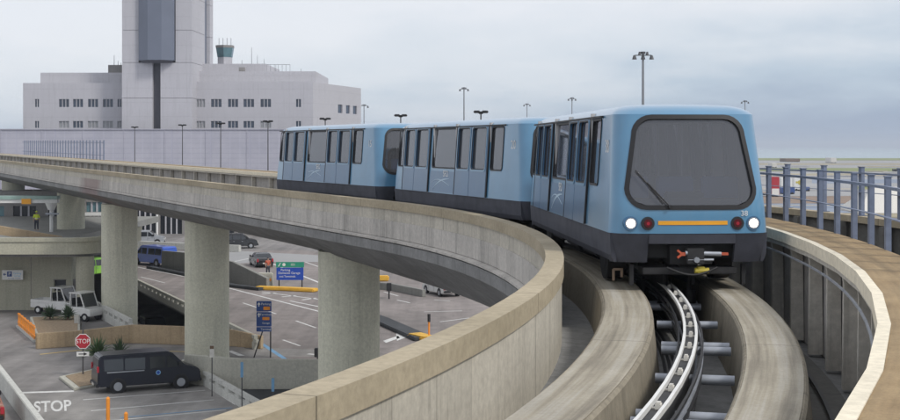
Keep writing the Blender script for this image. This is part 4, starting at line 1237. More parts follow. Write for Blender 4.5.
    gaps = {'van': (), 'minivan': (-.70, .30, 1.15), 'car': (-.30, .75, -1.30)}[kind]
    for sg in (-1, 1):
        for x in gaps:
            plate([(x,.36),(x+.02,.36),(x+.02,belt-.03),(x,belt-.03)], [], lambda x_, z, d, s=sg: (x_, s*(hw(z)+.001+d), z), .003).build('door_gap', M['black'], t)
        if kind != 'van':
            for x in gaps[:2]:
                plate([(x+.08,belt-.16),(x+.26,belt-.16),(x+.26,belt-.12),(x+.08,belt-.12)], [], lambda x_, z, d, s=sg: (x_, s*(hw(z)+.002+d), z), .03).build('door_handle', M['silver_car'], t)
    for x in (xb-.095, xf+.062):
        a = MB(); a.box(x, x+.012, -.26, .26, .40, .53); a.build('number_plate', M['offwhite'], t)
    if kind == 'van':
        a = MB(); a.box(xf-.02, xf+.02, -.55, .55, .62, .92); a.build('grille', M['black'], t)
    if badge:
        for sg in (-1, 1):
            a = MB(); a.tube((.45, sg*(hw(1)+.002), .98), (.45, sg*(hw(1)+.010), .98), .13, n=24); b_ = a.build('door_badge', M['lightblue'], t, smooth=True)
            a = MB(); a.tube((.45, sg*(hw(1)+.008), .98), (.45, sg*(hw(1)+.013), .98), .085, n=20); a.build('badge_centre', M['bluesign'], b_, smooth=True)
            plate([(-2.3,1.12),(-2.3,1.17),(-.3,1.17),(-.3,1.12)], [], lambda x, z, d, s=sg: (x, s*(hw(z)+.002+d), z), .006).build('trim_strip', M['silver_car'], t)
            for x in (-.12, .92, 1.02):
                plate([(x,.5),(x+.02,.5),(x+.02,1.9),(x,1.9)], [], lambda x, z, d, s=sg: (x, s*(hw(z)+.001+d), z), .003).build('door_gap', M['black'], t)
    return t
vehicle('parked_van', 'navy blue passenger van with round door badge parked by the yuccas', 'van', 'van', M['navy'], (G(119,393.7)+G(181,388.6))/2+Vector((-.40,.84,0)), math.atan2(1.45, 3.15), badge=True).scale = (.93, .93, .93)
vehicle('van', 'bright blue van driving on the road between two pillars', 'van', 'van', M['blue_paint'], G(151,266.5)+Vector((0,1.5,0)), math.atan2(1,-1.1))
vehicle('parked_car', 'white car partly hidden under the guideway on the right hand road', 'car', 'car', M['white_car'], G(442,294.5), 2.0)
vehicle('parked_car', 'black car beyond the grey ramp wall, behind the blue and green sign', 'car', 'car', M['black_paint'], G(261,266), 1.9)
vehicle('parked_car', 'reddish brown car in the lower left corner beside the white wall', 'car', 'car', M['red_car'], G(-21,420), math.atan2((G(0,383)-G(41,440)).y, (G(0,383)-G(41,440)).x))
vehicle('taxi', 'lime green car between the ramp column and the next pillar', 'car', 'minivan', M['green_car'], G(96,276), .9)
vehicle('parked_car', 'blue car farther back between the ramp column and the next pillar', 'car', 'car', M['blue_paint'], G(95,257), .3)
vehicle('parked_car', 'dark car on the sunken road below the slotted parapet', 'car', 'minivan', M['black_paint'], Vector((-26.0,117,-3.996)), 2.0)
vehicle('parked_car', 'silver and red van parked far back in front of the terminal arcade', 'car', 'minivan', M['silver_car'], G(146,244.5), .1)
vehicle('parked_car', 'black car at the far kerb between the second pillar and the guideway', 'car', 'minivan', M['black_paint'], G(238,248), .2)

# white carts by the beige wall
def cart(label, loc, rz, cab=True, L=3.4):
    t = thing('utility_cart', label, 'cart', loc, rz, 'white utility carts')
    mb = MB(); mb.box(-L/2, L/2-.9, -.75, .75, .48, .82); mb.box(-L/2, -L/2+.08, -.75, .75, .82, 1.08); mb.box(-L/2, L/2-1.9, -.75, -.69, .82, 1.08); mb.box(-L/2, L/2-1.9, .69, .75, .82, 1.08)
    mb.build('bed', M['white_car'], t, bev=.03)
    x1 = L/2
    prof = [(x1-1.95,.45),(x1-1.95,1.0),(x1-.75,1.0),(x1-.1,.85),(x1,.6),(x1-.05,.38),(x1-.9,.36)]
    mb = MB(); plate(prof, [], lambda a, b, d: (a, -.78+d, b), 1.56, mb); mb.build('cab', M['white_car'], t, bev=.04)
    for y in (-.72, .72):
        mb = MB(); mb.bar((x1-1.9,y,1.0), (x1-1.85,y,1.93), .07); mb.bar((x1-.62,y,.98), (x1-1.0,y,1.93), .07); mb.bar((x1-1.3,y,1.0), (x1-1.35,y,1.93), .06); mb.build('cab_frame', M['white_car'], t)
    mb = MB(); mb.box(x1-1.98, x1-.95, -.8, .8, 1.93, 2.02); mb.build('roof', M['white_car'], t, bev=.03)
    mb = MB(); mb.add([(x1-.64,-.68,1.0),(x1-.64,.68,1.0),(x1-1.0,.68,1.9),(x1-1.0,-.68,1.9),(x1-.66,-.68,1.0),(x1-.66,.68,1.0),(x1-1.02,.68,1.9),(x1-1.02,-.68,1.9)],
        [(0,1,2,3),(4,7,6,5),(0,4,5,1),(1,5,6,2),(2,6,7,3),(3,7,4,0)]); mb.build('windscreen', M['carglass'], t)
    mb = MB(); mb.box(x1-1.85, x1-1.4, -.6, .6, .95, 1.15); mb.box(x1-1.88, x1-1.78, -.6, .6, 1.1, 1.6); mb.build('seat', M['black'], t, bev=.03)
    for x in (-L/2+.7, L/2-.55):
        for s in (-1, 1):
            a = MB(); a.tube((x, s*.55, .3), (x, s*.79, .3), .3, n=20); w = a.build('wheel', M['rubber'], t, smooth=True)
            a = MB(); a.tube((x, s*.78, .3), (x, s*.80, .3), .15, n=14); a.build('rim', M['white'], w, smooth=True)
    return t
cart('white utility cart with empty flat bed, the farther left of the pair by the wall', G(55,314.5)+Vector((0,.6,0)), -.35, L=3.7)
cart('white utility cart with slanted windscreen next to the slotted barrier', G(82,320.5)+Vector((0,.3,0)), -.45, L=2.7)

# ------------------------------------------------------------------ left ramp structure and terminal
# beige wall with dark opening
Yw = 102.0
t = thing('ramp_building', 'beige concrete wall below the rounded ramp with a small dark opening', 'building', (-34, Yw, 0))
def wl(px): return (px-CX)/F*Yw
def wz(py): return CZ-(py-HY)/F*Yw
X_a, X_b = wl(-40), wl(71)
o0 = rrect(0,1,0,1,.01,1)
mb = MB(); plate([(X_a,0),(X_b,0),(X_b,4.4),(X_a,4.4)], [[(wl(54),wz(291)),(wl(66),wz(291)),(wl(66),wz(280)),(wl(54),wz(280))]], lambda a, b, d: (a, Yw+d, b), .5, mb)
mb.build('wall', M['beige_wall'], t, world=True)
mb = MB(); mb.box(wl(54)-.01, wl(66)+.01, Yw+.3, Yw+.36, wz(291), wz(280)); mb.build('opening', M['darkopen'], t, world=True)
mb = MB(); mb.box(wl(53.3), wl(66.7), Yw-.04, Yw-.003, wz(279.9), wz(279.2)); mb.build('lintel', M['dark_bldg'], t, world=True)
mb = MB(); mb.box(X_a, X_b, Yw-.02, Yw-.003, 2.0, 2.0) if False else None
for px in (31,):
    mb = MB(); mb.box(wl(px)-.02, wl(px)+.02, Yw-.012, Yw-.002, .1, 4.3); mb.build('panel_joint', M['dark_bldg'], t, world=True)
# rounded ramp
t = thing('ramp', 'elevated ramp with rounded beige parapet at the left edge', 'ramp', (-30, 100, 0))
def stadium(x0, x1, y0, y1, r=2.2, n=10):
    pts = [(x0, y0)]
    for i in range(n+1):
        a = -PI/2+PI/2*i/n; pts.append((x1-r+r*math.cos(a), y0+r+r*math.sin(a)))
    pts += [(x1, y1), (x0, y1)]; return pts
Yr = 97.8
def rl(px): return (px-CX)/F*Yr
def rz_(py): return CZ-(py-HY)/F*Yr
def band(off, th, z0, z1, name, mat):
    pts = stadium(-46, rl(91.5)+.35+off, Yr-off, 112)[:-1]; pin = stadium(-46, rl(91.5)+.35+off-th, Yr-off+th, 112, r=2.2-th)[:-1]
    mb = MB(); n = len(pts); v = [(p[0],p[1],z) for z in (z0, z1) for p in pts+pin]; f = []
    for i in range(n-1):
        f += [(i, i+1, 2*n+i+1, 2*n+i), (n+i+1, n+i, 3*n+i, 3*n+i+1), (2*n+i, 2*n+i+1, 3*n+i+1, 3*n+i), (i+1, i, n+i, n+i+1)]
    f += [(0, 2*n, 3*n, n), (n-1, 2*n-1, 4*n-1, 3*n-1)]
    mb.add(v, f); mb.build(name, mat, t, world=True, smooth=True)
band(0, .3, rz_(254.5), rz_(242), 'parapet', M['beige_wall'])
band(.08, .46, rz_(241.9), rz_(238), 'parapet_cap', M['beige_wall'])
mb = MB(); mb.prism(stadium(-46, rl(91.5)+.35-.31, Yr+.31, 111.9, r=1.9), rz_(254.5)+.01, rz_(250)); mb.build('deck', M['grey_wall'], t, world=True)
mb = MB(); mb.prism(stadium(-46, rl(91.5)-.15, Yr+.45, 111.5), rz_(257.5), rz_(254.6)); mb.build('soffit', M['dark_bldg'], t, world=True, smooth=True)
mb = MB(); mb.tube((rl(79),Yr+1.6,0), (rl(79),Yr+1.6,rz_(257.6)), .66, n=32); mb.build('column', M['beige_wall'], t, world=True, smooth=True)
# upper deck road with cream parapet, person
t = thing('upper_deck', 'upper terminal roadway with sloping cream parapet behind the rounded ramp', 'bridge', (-40, 130, 0))
a, b = at(-30,221,114), at(61,236.5,114)
mb = MB(); mb.add([a, b, b+Vector((0,.4,0)), a+Vector((0,.4,0)), a-Vector((0,0,.75)), b-Vector((0,0,.7)), b+Vector((0,.4,-.7)), a+Vector((0,.4,-.75))],
                  [(0,1,2,3),(4,7,6,5),(0,4,5,1),(1,5,6,2),(2,6,7,3),(3,7,4,0)]); mb.build('parapet', M['tan_wall'], t, world=True)
mb = MB(); mb.box(-70, -32.2, 114.6, 149.4, 4.0, 4.62); mb.build('deck', M['grey_wall'], t, world=True)
mb = MB(); mb.box(-70, -32.5, 114.8, 115.1, 0, 3.99); mb.build('abutment', M['dark_bldg'], t, world=True)
# overhead beam with orange sign
Yo = 122.0
ol = lambda px: (px-CX)/F*Yo
oz = lambda py: CZ-(py-HY)/F*Yo
t = thing('overhead_beam', 'white and pale green overhead beam with an orange sign above the upper roadway', 'gantry', (ol(50), Yo, 4.0))
mb = MB(); mb.box(ol(-40), ol(57), Yo, Yo+.8, oz(203), oz(199.4)); mb.build('beam', M['white'], t, world=True)
mb = MB(); mb.box(ol(-40), ol(57.5), Yo-.1, Yo+.9, oz(199.3), oz(196)); mb.build('fascia', plain('pale_green_fascia', (.30,.42,.38), .5), t, world=True)
mb = MB(); mb.box(ol(22), ol(31.5), Yo-.16, Yo-.105, oz(204), oz(198.8)); sg = mb.build('sign', M['orangepaint'], t, world=True)
mb = MB(); mb.tube((ol(50),Yo+.4,oz(203)), (ol(50),Yo+.4,oz(210)), .55, .3, 14); mb.tube((ol(50),Yo+.4,oz(210)), (ol(50),Yo+.4,4.62), .16, n=12); mb.build('support', M['white'], t, world=True, smooth=True)
mb = MB(); mb.box(ol(45.5), ol(58), Yo-.1, Yo+.3, oz(214.5), oz(213)); mb.build('canopy_edge', M['galv'], t, world=True)

# terminal facade behind
def facade(name, label, Yf, px0, px1, z0, z1, mat, wins, depth=6, cat='building'):
    fx = lambda px: (px-CX)/F*Yf; fz = lambda py: CZ-(py-HY)/F*Yf
    t = thing(name, label, cat, ((fx(px0)+fx(px1))/2, Yf+depth/2, z0 if z0 < 1 else 0))
    hl = []
    for w in wins:
        hl.append([(fx(w[0]),fz(w[3])),(fx(w[1]),fz(w[3])),(fx(w[1]),fz(w[2])),(fx(w[0]),fz(w[2]))])
    mb = MB(); plate([(fx(px0),z0),(fx(px1),z0),(fx(px1),z1),(fx(px0),z1)], hl, lambda a, b, d: (a, Yf+d, b), .4, mb)
    mb.box(fx(px0), fx(px1), Yf+.41, Yf+depth, z0, z1-.01)
    mb.build('wall', mat, t, world=True)
    for w in wins:
        m = M[w[4]] if len(w) > 4 else M['winglass']
        mb = MB(); mb.box(fx(w[0])+.002, fx(w[1])-.002, Yf+.25, Yf+.33, fz(w[3])+.002, fz(w[2])-.002)
        o = mb.build('window', m, t, world=True)
        n = w[5] if len(w) > 5 else 0
        if n:
            mb = MB()
            for i in range(1, n): x = fx(w[0])+(fx(w[1])-fx(w[0]))*i/n; mb.box(x-.09, x+.09, Yf+.10, Yf+.245, fz(w[3])+.003, fz(w[2])-.003)
            if len(w) > 6: z = (fz(w[2])+fz(w[3]))/2; mb.box(fx(w[0])+.003, fx(w[1])-.003, Yf+.14, Yf+.248, z-.06, z+.06)
            mb.build('mullion', M['bldg'], t, world=True)
    return t, fx, fz
tf, _a, _b = facade('terminal_hall', 'dark concrete terminal front with big openings behind the upper roadway', 150, -40, 104, 0, 7.4, M['dark_bldg'],
       [(-30,4,206,232,'tealglass',3), (13,36,206,232,'darkopen',3), (48,58,206,234,'darkopen',2), (86,102,202,212,'tealglass',3), (86,102,216,228,'winglass',4), (86,102,231,238,'darkopen',2)])
fx150 = lambda px: (px-CX)/F*149.6
mb = MB(); mb.box(fx150(85), fx150(104.5), 149.0, 149.95, CZ-(215.5-HY)/F*149.6, CZ-(212.5-HY)/F*149.6); mb.build('canopy', M['white'], tf, world=True)
facade('terminal_arcade', 'low dark glazed terminal arcade across the road behind the ramp wall', 188, 104, 420, 0, 6.5, M['dark_bldg'],
       [(a, a+22, 207, 234, 'darkopen', 4) for a in range(108, 400, 26)], 10)
p = G(157,243.5); mb = MB(); mb.tube((0,0,0), (0,0,4.6), .14, n=10); o = mb.build('white_pole', M['white'], smooth=True); o.location = p; tag(o, 'tall white pole in front of the dark arcade, between two pillars', 'pole')
# lavender panelled wall
Yl = 215.0; lx = lambda px: (px-CX)/F*Yl; lz = lambda py: CZ-(py-HY)/F*Yl
t = thing('panelled_hall', 'long lavender panelled building wall behind the guideway and train', 'building', (lx(200), Yl+8, 0))
mb = MB(); mb.box(lx(-60), lx(400), Yl, Yl+16, 0, lz(129.8)); mb.build('wall', M['lav'], t, world=True)
mb = MB(); mb.box(lx(-60)-.1, lx(400)+.1, Yl-.15, Yl+16.1, lz(129.7), lz(128.8)); mb.build('coping', M['lav'], t, world=True)
for px in range(-40, 290, 41):
    mb = MB(); mb.box(lx(px)-.07, lx(px)+.07, Yl-.08, Yl-.003, 0, lz(130)); mb.build('panel_rib', M['lav'], t, world=True)

# ------------------------------------------------------------------ tower building
Yb = 240.0
bx = lambda px, Y=Yb: (px-CX)/F*Y
bz = lambda py, Y=Yb: CZ-(py-HY)/F*Y
t = thing('terminal_building', 'large grey concrete terminal block with rows of windows around the tall tower', 'building', (bx(200), Yb+20, 0))
wr1 = [(35,39),(59,69),(73,83),(88,98),(103,113),(117.5,121.5)]
wr2 = [(196,205),(211,221.5),(228,238),(243.5,254),(260.5,271),(296,301)]
B = M['bldg']
ROWS = ((99,107),(121,127.8))
def front_block(pa, pb, pytop, wins, Y0, Y1):
    hl = []
    for a, b in wins:
        for y0, y1 in ROWS: hl.append([(bx(a),bz(y1)),(bx(b),bz(y1)),(bx(b),bz(y0)),(bx(a),bz(y0))])
    mb = MB(); plate([(bx(pa),0),(bx(pb),0),(bx(pb),bz(pytop)),(bx(pa),bz(pytop))], hl, lambda a, b, d: (a, Y0+d, b), .4, mb)
    mb.box(bx(pa), bx(pb), Y0+.41, Y1, 0, bz(pytop)-.01)
    mb.build('wall', B, t, world=True)
    for a, b in wins:
        for k, (y0, y1) in enumerate(ROWS):
            pale = (a in (196,)) or (k == 1 and a in (59, 88, 103, 260.5, 117.5))
            mb = MB(); mb.box(bx(a)+.002, bx(b)-.002, Y0+.2, Y0+.3, bz(y1)+.002, bz(y0)-.002); o = mb.build('window', M['paleglass' if pale else 'winglass'], t, world=True)
            n = 3 if b-a > 6 else 2; mb = MB()
            for i in range(1, n): x = bx(a)+(bx(b)-bx(a))*i/n; mb.box(x-.055, x+.055, Y0+.06, Y0+.195, bz(y1)+.003, bz(y0)-.003)
            mb.build('mullion', B, t, world=True)
front_block(23, 122.5, 83, wr1, Yb, Yb+30)
front_block(191, 313, 81.5, wr2, Yb, Yb+26)
mb = MB(); mb.box(bx(37), bx(122.5), Yb+2, Yb+28, bz(83.2), bz(72)); mb.build('upper_storey', B, t, world=True)
mb = MB(); mb.box(bx(101), bx(122.5), Yb+5, Yb+25, bz(72.2), bz(63.2)); mb.build('penthouse', M['dark_bldg'], t, world=True)
mb = MB(); mb.box(bx(191), bx(314), Yb+2.5, Yb+28, bz(81.7), bz(70.5)); mb.build('upper_storey', B, t, world=True)
mb = MB(); mb.box(bx(196), bx(262), Yb+5, Yb+25, bz(70.7), bz(62)); mb.build('penthouse', B, t, world=True)
# receding side wing (right): a wedge running back to the right
ax_ = at(313,146,Yb); d_ = at(361,146,Yb+26); 
sid = (Vector((d_.x,d_.y,0))-Vector((ax_.x,ax_.y,0))); SL = sid.length; sdir = sid/SL; sn = Vector((sdir.y,-sdir.x,0))
topz = bz(82)
ws_ = []
for a, b in ((338,342.5),(346,350),(353,357)):
    ts = []
    for p_ in (a, b):
        k_ = (p_-CX)/F; # solve x = k*y on the wing line
        s_ = (k_*ax_.y-ax_.x)/(sdir.x-k_*sdir.y); ts.append(s_)
    for z0, z1 in ((18.6,20.2),): ws_.append([(ts[0],z0),(ts[1],z0),(ts[1],z1),(ts[0],z1)])
P0 = Vector((ax_.x, ax_.y, 0))
mb = MB(); plate([(0.02,0),(SL,0),(SL,topz),(0.02,topz)], ws_, lambda a, b, d: tuple(P0+sdir*a-sn*d+Vector((0,0,b))), .35, mb)
mb.prism([tuple((P0+sdir*.02-sn*.36)[:2]), tuple((P0+sdir*SL-sn*.36)[:2]), tuple((P0+sdir*SL-sn*20)[:2]), (P0.x-1, P0.y+24)], 0, topz-.01)
mb.build('side_wing', B, t, world=True)
for w in ws_:
    plate([(w[0][0]+.01,w[0][1]+.01),(w[1][0]-.01,w[0][1]+.01),(w[1][0]-.01,w[2][1]-.01),(w[0][0]+.01,w[2][1]-.01)], [], lambda a, b, d: tuple(P0+sdir*a-sn*(.2+d)+Vector((0,0,b))), .06).build('window', M['winglass'], t, world=True)
# roof railings and antennas
for (px, y0, y1) in ((103,62.8,52), (107,62.8,58), (33,82.8,73), (28,82.8,76), (110,62.8,60), (245,66,44), (251,66,52), (258,66,56), (235,62,57), (270,70,62), (296,70,66)):
    mb = MB(); mb.tube((bx(px),Yb+8,bz(y0)-.6), (bx(px),Yb+8,bz(y1)), .07, .035, 6); mb.build('antenna', M['poleg'], t, world=True)
mb = MB()
for i in range(17): x = bx(222+i*4); mb.tube((x,Yb+6,bz(70.8)), (x,Yb+6,bz(62.5)), .035, n=5)
mb.bar((bx(222),Yb+6,bz(62.5)), (bx(286),Yb+6,bz(62.5)), .08); mb.build('roof_railing', M['poleg'], t, world=True)
for px, py in ((182,81.4),(239,69),(311,80.5)):
    mb = MB(); mb.box(bx(px)-.5, bx(px)+.5, Yb+3, Yb+4, bz(py)-.2, bz(py)+.5); mb.build('roof_vent', M['dark_bldg'], t, world=True)

# tower
TB = 236.0
tx = lambda px: (px-CX)/F*TB
tz = lambda py: CZ-(py-HY)/F*TB
t = thing('control_tower', 'tall pale concrete airport tower with a slate blue hanging bay', 'tower', (tx(160), TB+8, 0))
TT = 46.0
zs = [0, tz(98), tz(62.5), tz(30), tz(-4), tz(-50), TT]
mb = MB()
def shaft(poly, z0, z1, name='shaft', mat=B):
    m = MB(); m.prism(poly, z0, z1); return m.build(name, mat, t, world=True)
xl, xr, xs = tx(122), tx(192), tx(192)
yR = TB+18; xRb = (213-CX)/F*yR     # rear right edge of the visible side
for z0, z1 in zip(zs, zs[1:]):
    if z0 < tz(64):   # below: narrow slot
        shaft([(xl,TB),(tx(152.5),TB),(tx(152.5),TB+2),(xl,TB+2)], z0+.03, z1-.03, 'shaft')
        shaft([(tx(160.5),TB),(xr,TB),(xr,TB+2),(tx(160.5),TB+2)], z0+.03, z1-.03, 'shaft')
    else:
        shaft([(xl,TB),(tx(138.5),TB),(tx(138.5),TB+2),(xl,TB+2)], z0+.03, z1-.03, 'shaft')
        shaft([(tx(175.5),TB),(xr,TB),(xr,TB+2),(tx(175.5),TB+2)], z0+.03, z1-.03, 'shaft')
# side wall with slot: thin pieces along the side
def sp(f): return (xr+(xRb-xr)*f, TB+2.02+(yR-TB-2.02)*f)
sx = lambda f: xr+(xRb-xr)*f
def sidepiece(f0, f1, z0, z1, mat=B, inn=0.0, name='side_shaft'):
    a, b = sp(f0), sp(f1)
    shaft([(a[0]-inn,a[1]),(b[0]-inn,b[1]),(b[0]-2,b[1]),(a[0]-2,a[1])], z0, z1, name, mat)
for z0, z1 in zip(zs, zs[1:]):
    if z0 < tz(64): sidepiece(0, 1, z0+.03, z1-.03)
    else: sidepiece(0, .55, z0+.03, z1-.03); sidepiece(.82, 1, z0+.03, z1-.03)
sidepiece(.552, .818, tz(62), TT, M['slate'], .6, 'side_slot')
m = MB(); m.prism([(xl+.05,TB+2.03),(xr-.06,TB+2.03),(xRb-2.1,yR-.1),(xl+.05,yR-.1)], 0, TT-.1); m.build('core', M['slate_slot'], t, world=True)
# hanging bay with bevelled bottom
def bay(z0, z1, sc0=1.0, sc1=1.0, name='hanging_bay', mat=M['slate']):
    pts = [(139,1.5),(139,-.6),(150,-2.0),(164,-2.0),(175,-.6),(175,1.5)]
    cx = 157; m = MB(); v = []
    for z, s_ in ((z0, sc0), (z1, sc1)):
        for px, dy in pts: v.append((tx(cx+(px-cx)*s_*.985), TB+(dy*s_ if dy < 0 else dy), z))
    n = 6; f = [(i, (i+1) % n, (i+1) % n+n, i+n) for i in range(n)]+[tuple(range(n)), tuple(range(2*n-1, n-1, -1))]
    m.add(v, f); return m.build(name, mat, t, world=True)
bay(tz(60.5), TT-.2); bay(tz(63), tz(60.55), .8, 1.0, 'bay_foot', M['slate_slot'])
for z in (tz(30), tz(0)):
    pass
# lower slot insert
m = MB(); m.box(tx(152.6), tx(160.4), TB+.9, TB+1.9, 0, tz(63)); m.build('slot', M['slate_slot'], t, world=True)

# small tower cab
Yc = 262.0; cx_ = lambda px: (px-CX)/F*Yc; cz_ = lambda py: CZ-(py-HY)/F*Yc
t = thing('tower_cab', 'small flared dark glass control cab on the roof right of the tall tower', 'control cab', (cx_(224), Yc, cz_(70)))
def hexp(cxp, r, z): return [(cx_(cxp)+r*math.cos(PI/6+i*PI/3), Yc+r*math.sin(PI/6+i*PI/3), z) for i in range(6)]
def fr(cxp, r0, z0, r1, z1, name, mat):
    m = MB(); m.add(hexp(cxp, r0, z0)+hexp(cxp, r1, z1), [(i, (i+1)%6, (i+1)%6+6, i+6) for i in range(6)]+[tuple(range(6)), tuple(range(11,5,-1))]); return m.build(name, mat, t, world=True)
fr(225, 1.5, cz_(72), 1.5, cz_(57.4), 'stem', B); fr(225, 1.55, cz_(57.3), 1.85, cz_(48), 'glazing', M['tealglass'])
fr(225, 1.9, cz_(47.9), 1.9, cz_(45.5), 'roof', M['dark_bldg'])
for px in (219,223,227,231):
    m = MB(); m.tube((cx_(px),Yc,cz_(45.6)), (cx_(px),Yc,cz_(38)), .05, n=5); m.build('antenna', M['poleg'], t, world=True)

# ------------------------------------------------------------------ lamps
def guide_lamp(u, lab):
    p = path(u, 55.0); t = thing('guideway_lamp', lab, 'lamp', (p.x, p.y, RZ-1.0+p.z), 0, 'lamps along the outer guideway')
    mb = MB(); mb.tube((0,0,0), (0,0,5.0), .045, .032, 8); mb.build('pole', M['pole'], t, smooth=True)
    mb = MB()
    for s in (-1, 1): mb.box(s*.04 if s > 0 else -.34, .34 if s > 0 else -.04, -.16, .16, 4.99, 5.11)
    mb.box(-.12,.12,-.1,.1,4.95,5.07); mb.build('lamp_head', M['black'], t, bev=.03)
for u, lab in ((13.3,'guideway lamp rising behind the middle car'), (22.8,'guideway lamp behind the gap between the middle and rearmost cars'), (34.5,'guideway lamp behind the rearmost car'),
               (46,'guideway lamp just left of the rearmost car, in front of the panelled wall'), (58,'guideway lamp on the panelled wall, second left of the train'),
               (70,'guideway lamp below the right edge of the tall tower'), (89,'leftmost guideway lamp, below the left edge of the tall tower')):
    guide_lamp(u, lab)
def mast(px, pyt, Y, lab, w=1.0, n=3):
    p = at(px, pyt, Y); t = thing('mast_light', lab, 'light mast', (p.x, Y, 0), 0, 'distant light masts')
    mb = MB(); mb.tube((0,0,0), (0,0,p.z), .22, .12, 8); mb.build('pole', M['poleg'], t, smooth=True)
    mb = MB(); mb.tube((0,0,p.z-.1), (0,0,p.z+.15), .3*w, n=10); mb.bar((-w,0,p.z-.25), (w,0,p.z-.25), .1)
    mb.build('bracket', M['pole'], t)
    for i in range(n):
        x = -w+2*w*i/(n-1)
        mb = MB(); mb.tube((x,0,p.z-.75*w), (x,0,p.z-.25), .28*w, .14*w, 10); mb.build('lamp', M['pole'], t)
    for a in (-.45, .45):
        mb = MB(); mb.tube((a*w,-.3,p.z-.3), (a*w,-.3,p.z+.12), .2*w, .1*w, 8); mb.build('lamp', M['pole'], t)
    return t
mast(643, 53, 150, 'tall dark light mast with lamp cluster directly above the leading car', .95)
mast(464, 88, 300, 'thin light mast above the middle car', .9, 2)
mast(527, 104, 450, 'faint short light mast near the joint of the leading and middle cars', 1.0, 2)
mast(572, 98, 380, 'light mast above the rear of the leading car', 1.0, 3)
mast(364, 105, 420, 'light mast right of the terminal block, above the rearmost car', 1.2, 2)
mast(745, 101, 400, 'light mast whose head shows just above the right end of the leading car', 1.0, 2)

# ------------------------------------------------------------------ airfield objects
def airbox(name, label, cat, x0, x1, yt, yb, mat, depth=2.5, extra=None):
    p = G((x0+x1)/2, yb); Y = p.y; w = (x1-x0)/F*Y; h = (yb-yt)/F*Y
    t = thing(name, label, cat, p)
    mb = MB(); mb.box(-w/2, w/2, 0, depth, .35, h); mb.build('body', mat, t, bev=.08)
    mb = MB(); mb.box(-w/2+.1, w/2-.1, .2, depth-.2, .1, .35); mb.build('base', M['black'], t)
    for s in (-1, 1):
        mb = MB(); mb.tube((s*w*.3,-.05,.32), (s*w*.3,.3,.32), .32, n=14); mb.build('wheel', M['rubber'], t)
    if extra: extra(t, w, h)
    return t
def redtruck(t, w, h):
    mb = MB(); mb.box(-w/2+.1, w/2-.1, -.06, -.003, .4, h*.42); mb.build('white_panel', M['white'], t)
airbox('service_truck', 'tall red airport service truck with white lower panel seen right beside the train', 'truck', 771.5, 779.5, 177, 197, M['red'], 4, redtruck)
def yellowp(t, w, h):
    mb = MB(); mb.tube((0,-.05,h*.55), (0,-.003,h*.55), w*.2, n=8); mb.box(-w*.35, w*.35, -.04, -.002, h*.5, h*.62); mb.build('yellow_mark', M['yellowy'], t)
airbox('cargo_container', 'white cargo container with a yellow mark behind the railing', 'container', 794, 806, 175.5, 191, M['white'], 3, yellowp)
airbox('cargo_container', 'white cargo container between the red truck and the yellow marked one', 'container', 781, 792, 178, 193, M['white'], 3)
airbox('baggage_tractor', 'low dark blue baggage tractor in front of the white containers', 'tractor', 782, 795, 187.5, 194.5, M['bsign'], 3)
airbox('baggage_cart', 'small dark cart on the apron right of the yellow marked container', 'cart', 803.5, 810, 187, 191.5, M['bsign'], 3)
airbox('black_loader', 'small black loader between the red truck and the white container', 'loader', 783, 789, 178, 187, M['black'], 2)
airbox('terminal_shed', 'long low reddish shed on the far shore of the airfield', 'shed', 786, 800, 158.6, 162, M['trunk'], 20)
airbox('far_shed', 'white and pink shed on the grass at the far edge of the airfield', 'shed', 831, 836.5, 157.8, 163, M['offwhite'], 15)
airbox('far_hut', 'small cream hut on the airfield edge near the train', 'shed', 772, 777, 163, 168, M['offwhite'], 10)
airbox('dark_vehicle', 'tiny dark vehicle on the apron by the right edge', 'vehicle', 866, 872, 183.5, 187, M['black'], 3)
airbox('dark_vehicle', 'tiny dark vehicle on the far grass at the right edge', 'vehicle', 894, 900, 169, 171.5, M['black'], 3)
# white hipped roof building
p = G(900, 214); Y = p.y; q = lambda px: (px-CX)/F*Y-p.x; zz = lambda py: CZ-(py-HY)/F*Y
t = thing('white_canopy', 'large white sloped tent roof behind the railing at the right edge', 'tent', (p.x, p.y, 0))
v = [(q(858),0,zz(213.5)),(q(960),0,zz(213.5)),(q(975),22,zz(213.5)),(q(872),22,zz(213.5)),(q(885),8,zz(188)),(q(940),8,zz(188))]
mb = MB(); mb.add(v, [(0,1,5,4),(1,2,5),(2,3,4,5),(3,0,4),(0,3,2,1)]); mb.build('roof', M['offwhite'], t, bev=.1)
mb = MB(); mb.box(q(862), q(955), .8, 18, 0, max(.1, zz(213.6))); mb.build('base', M['dark_bldg'], t)

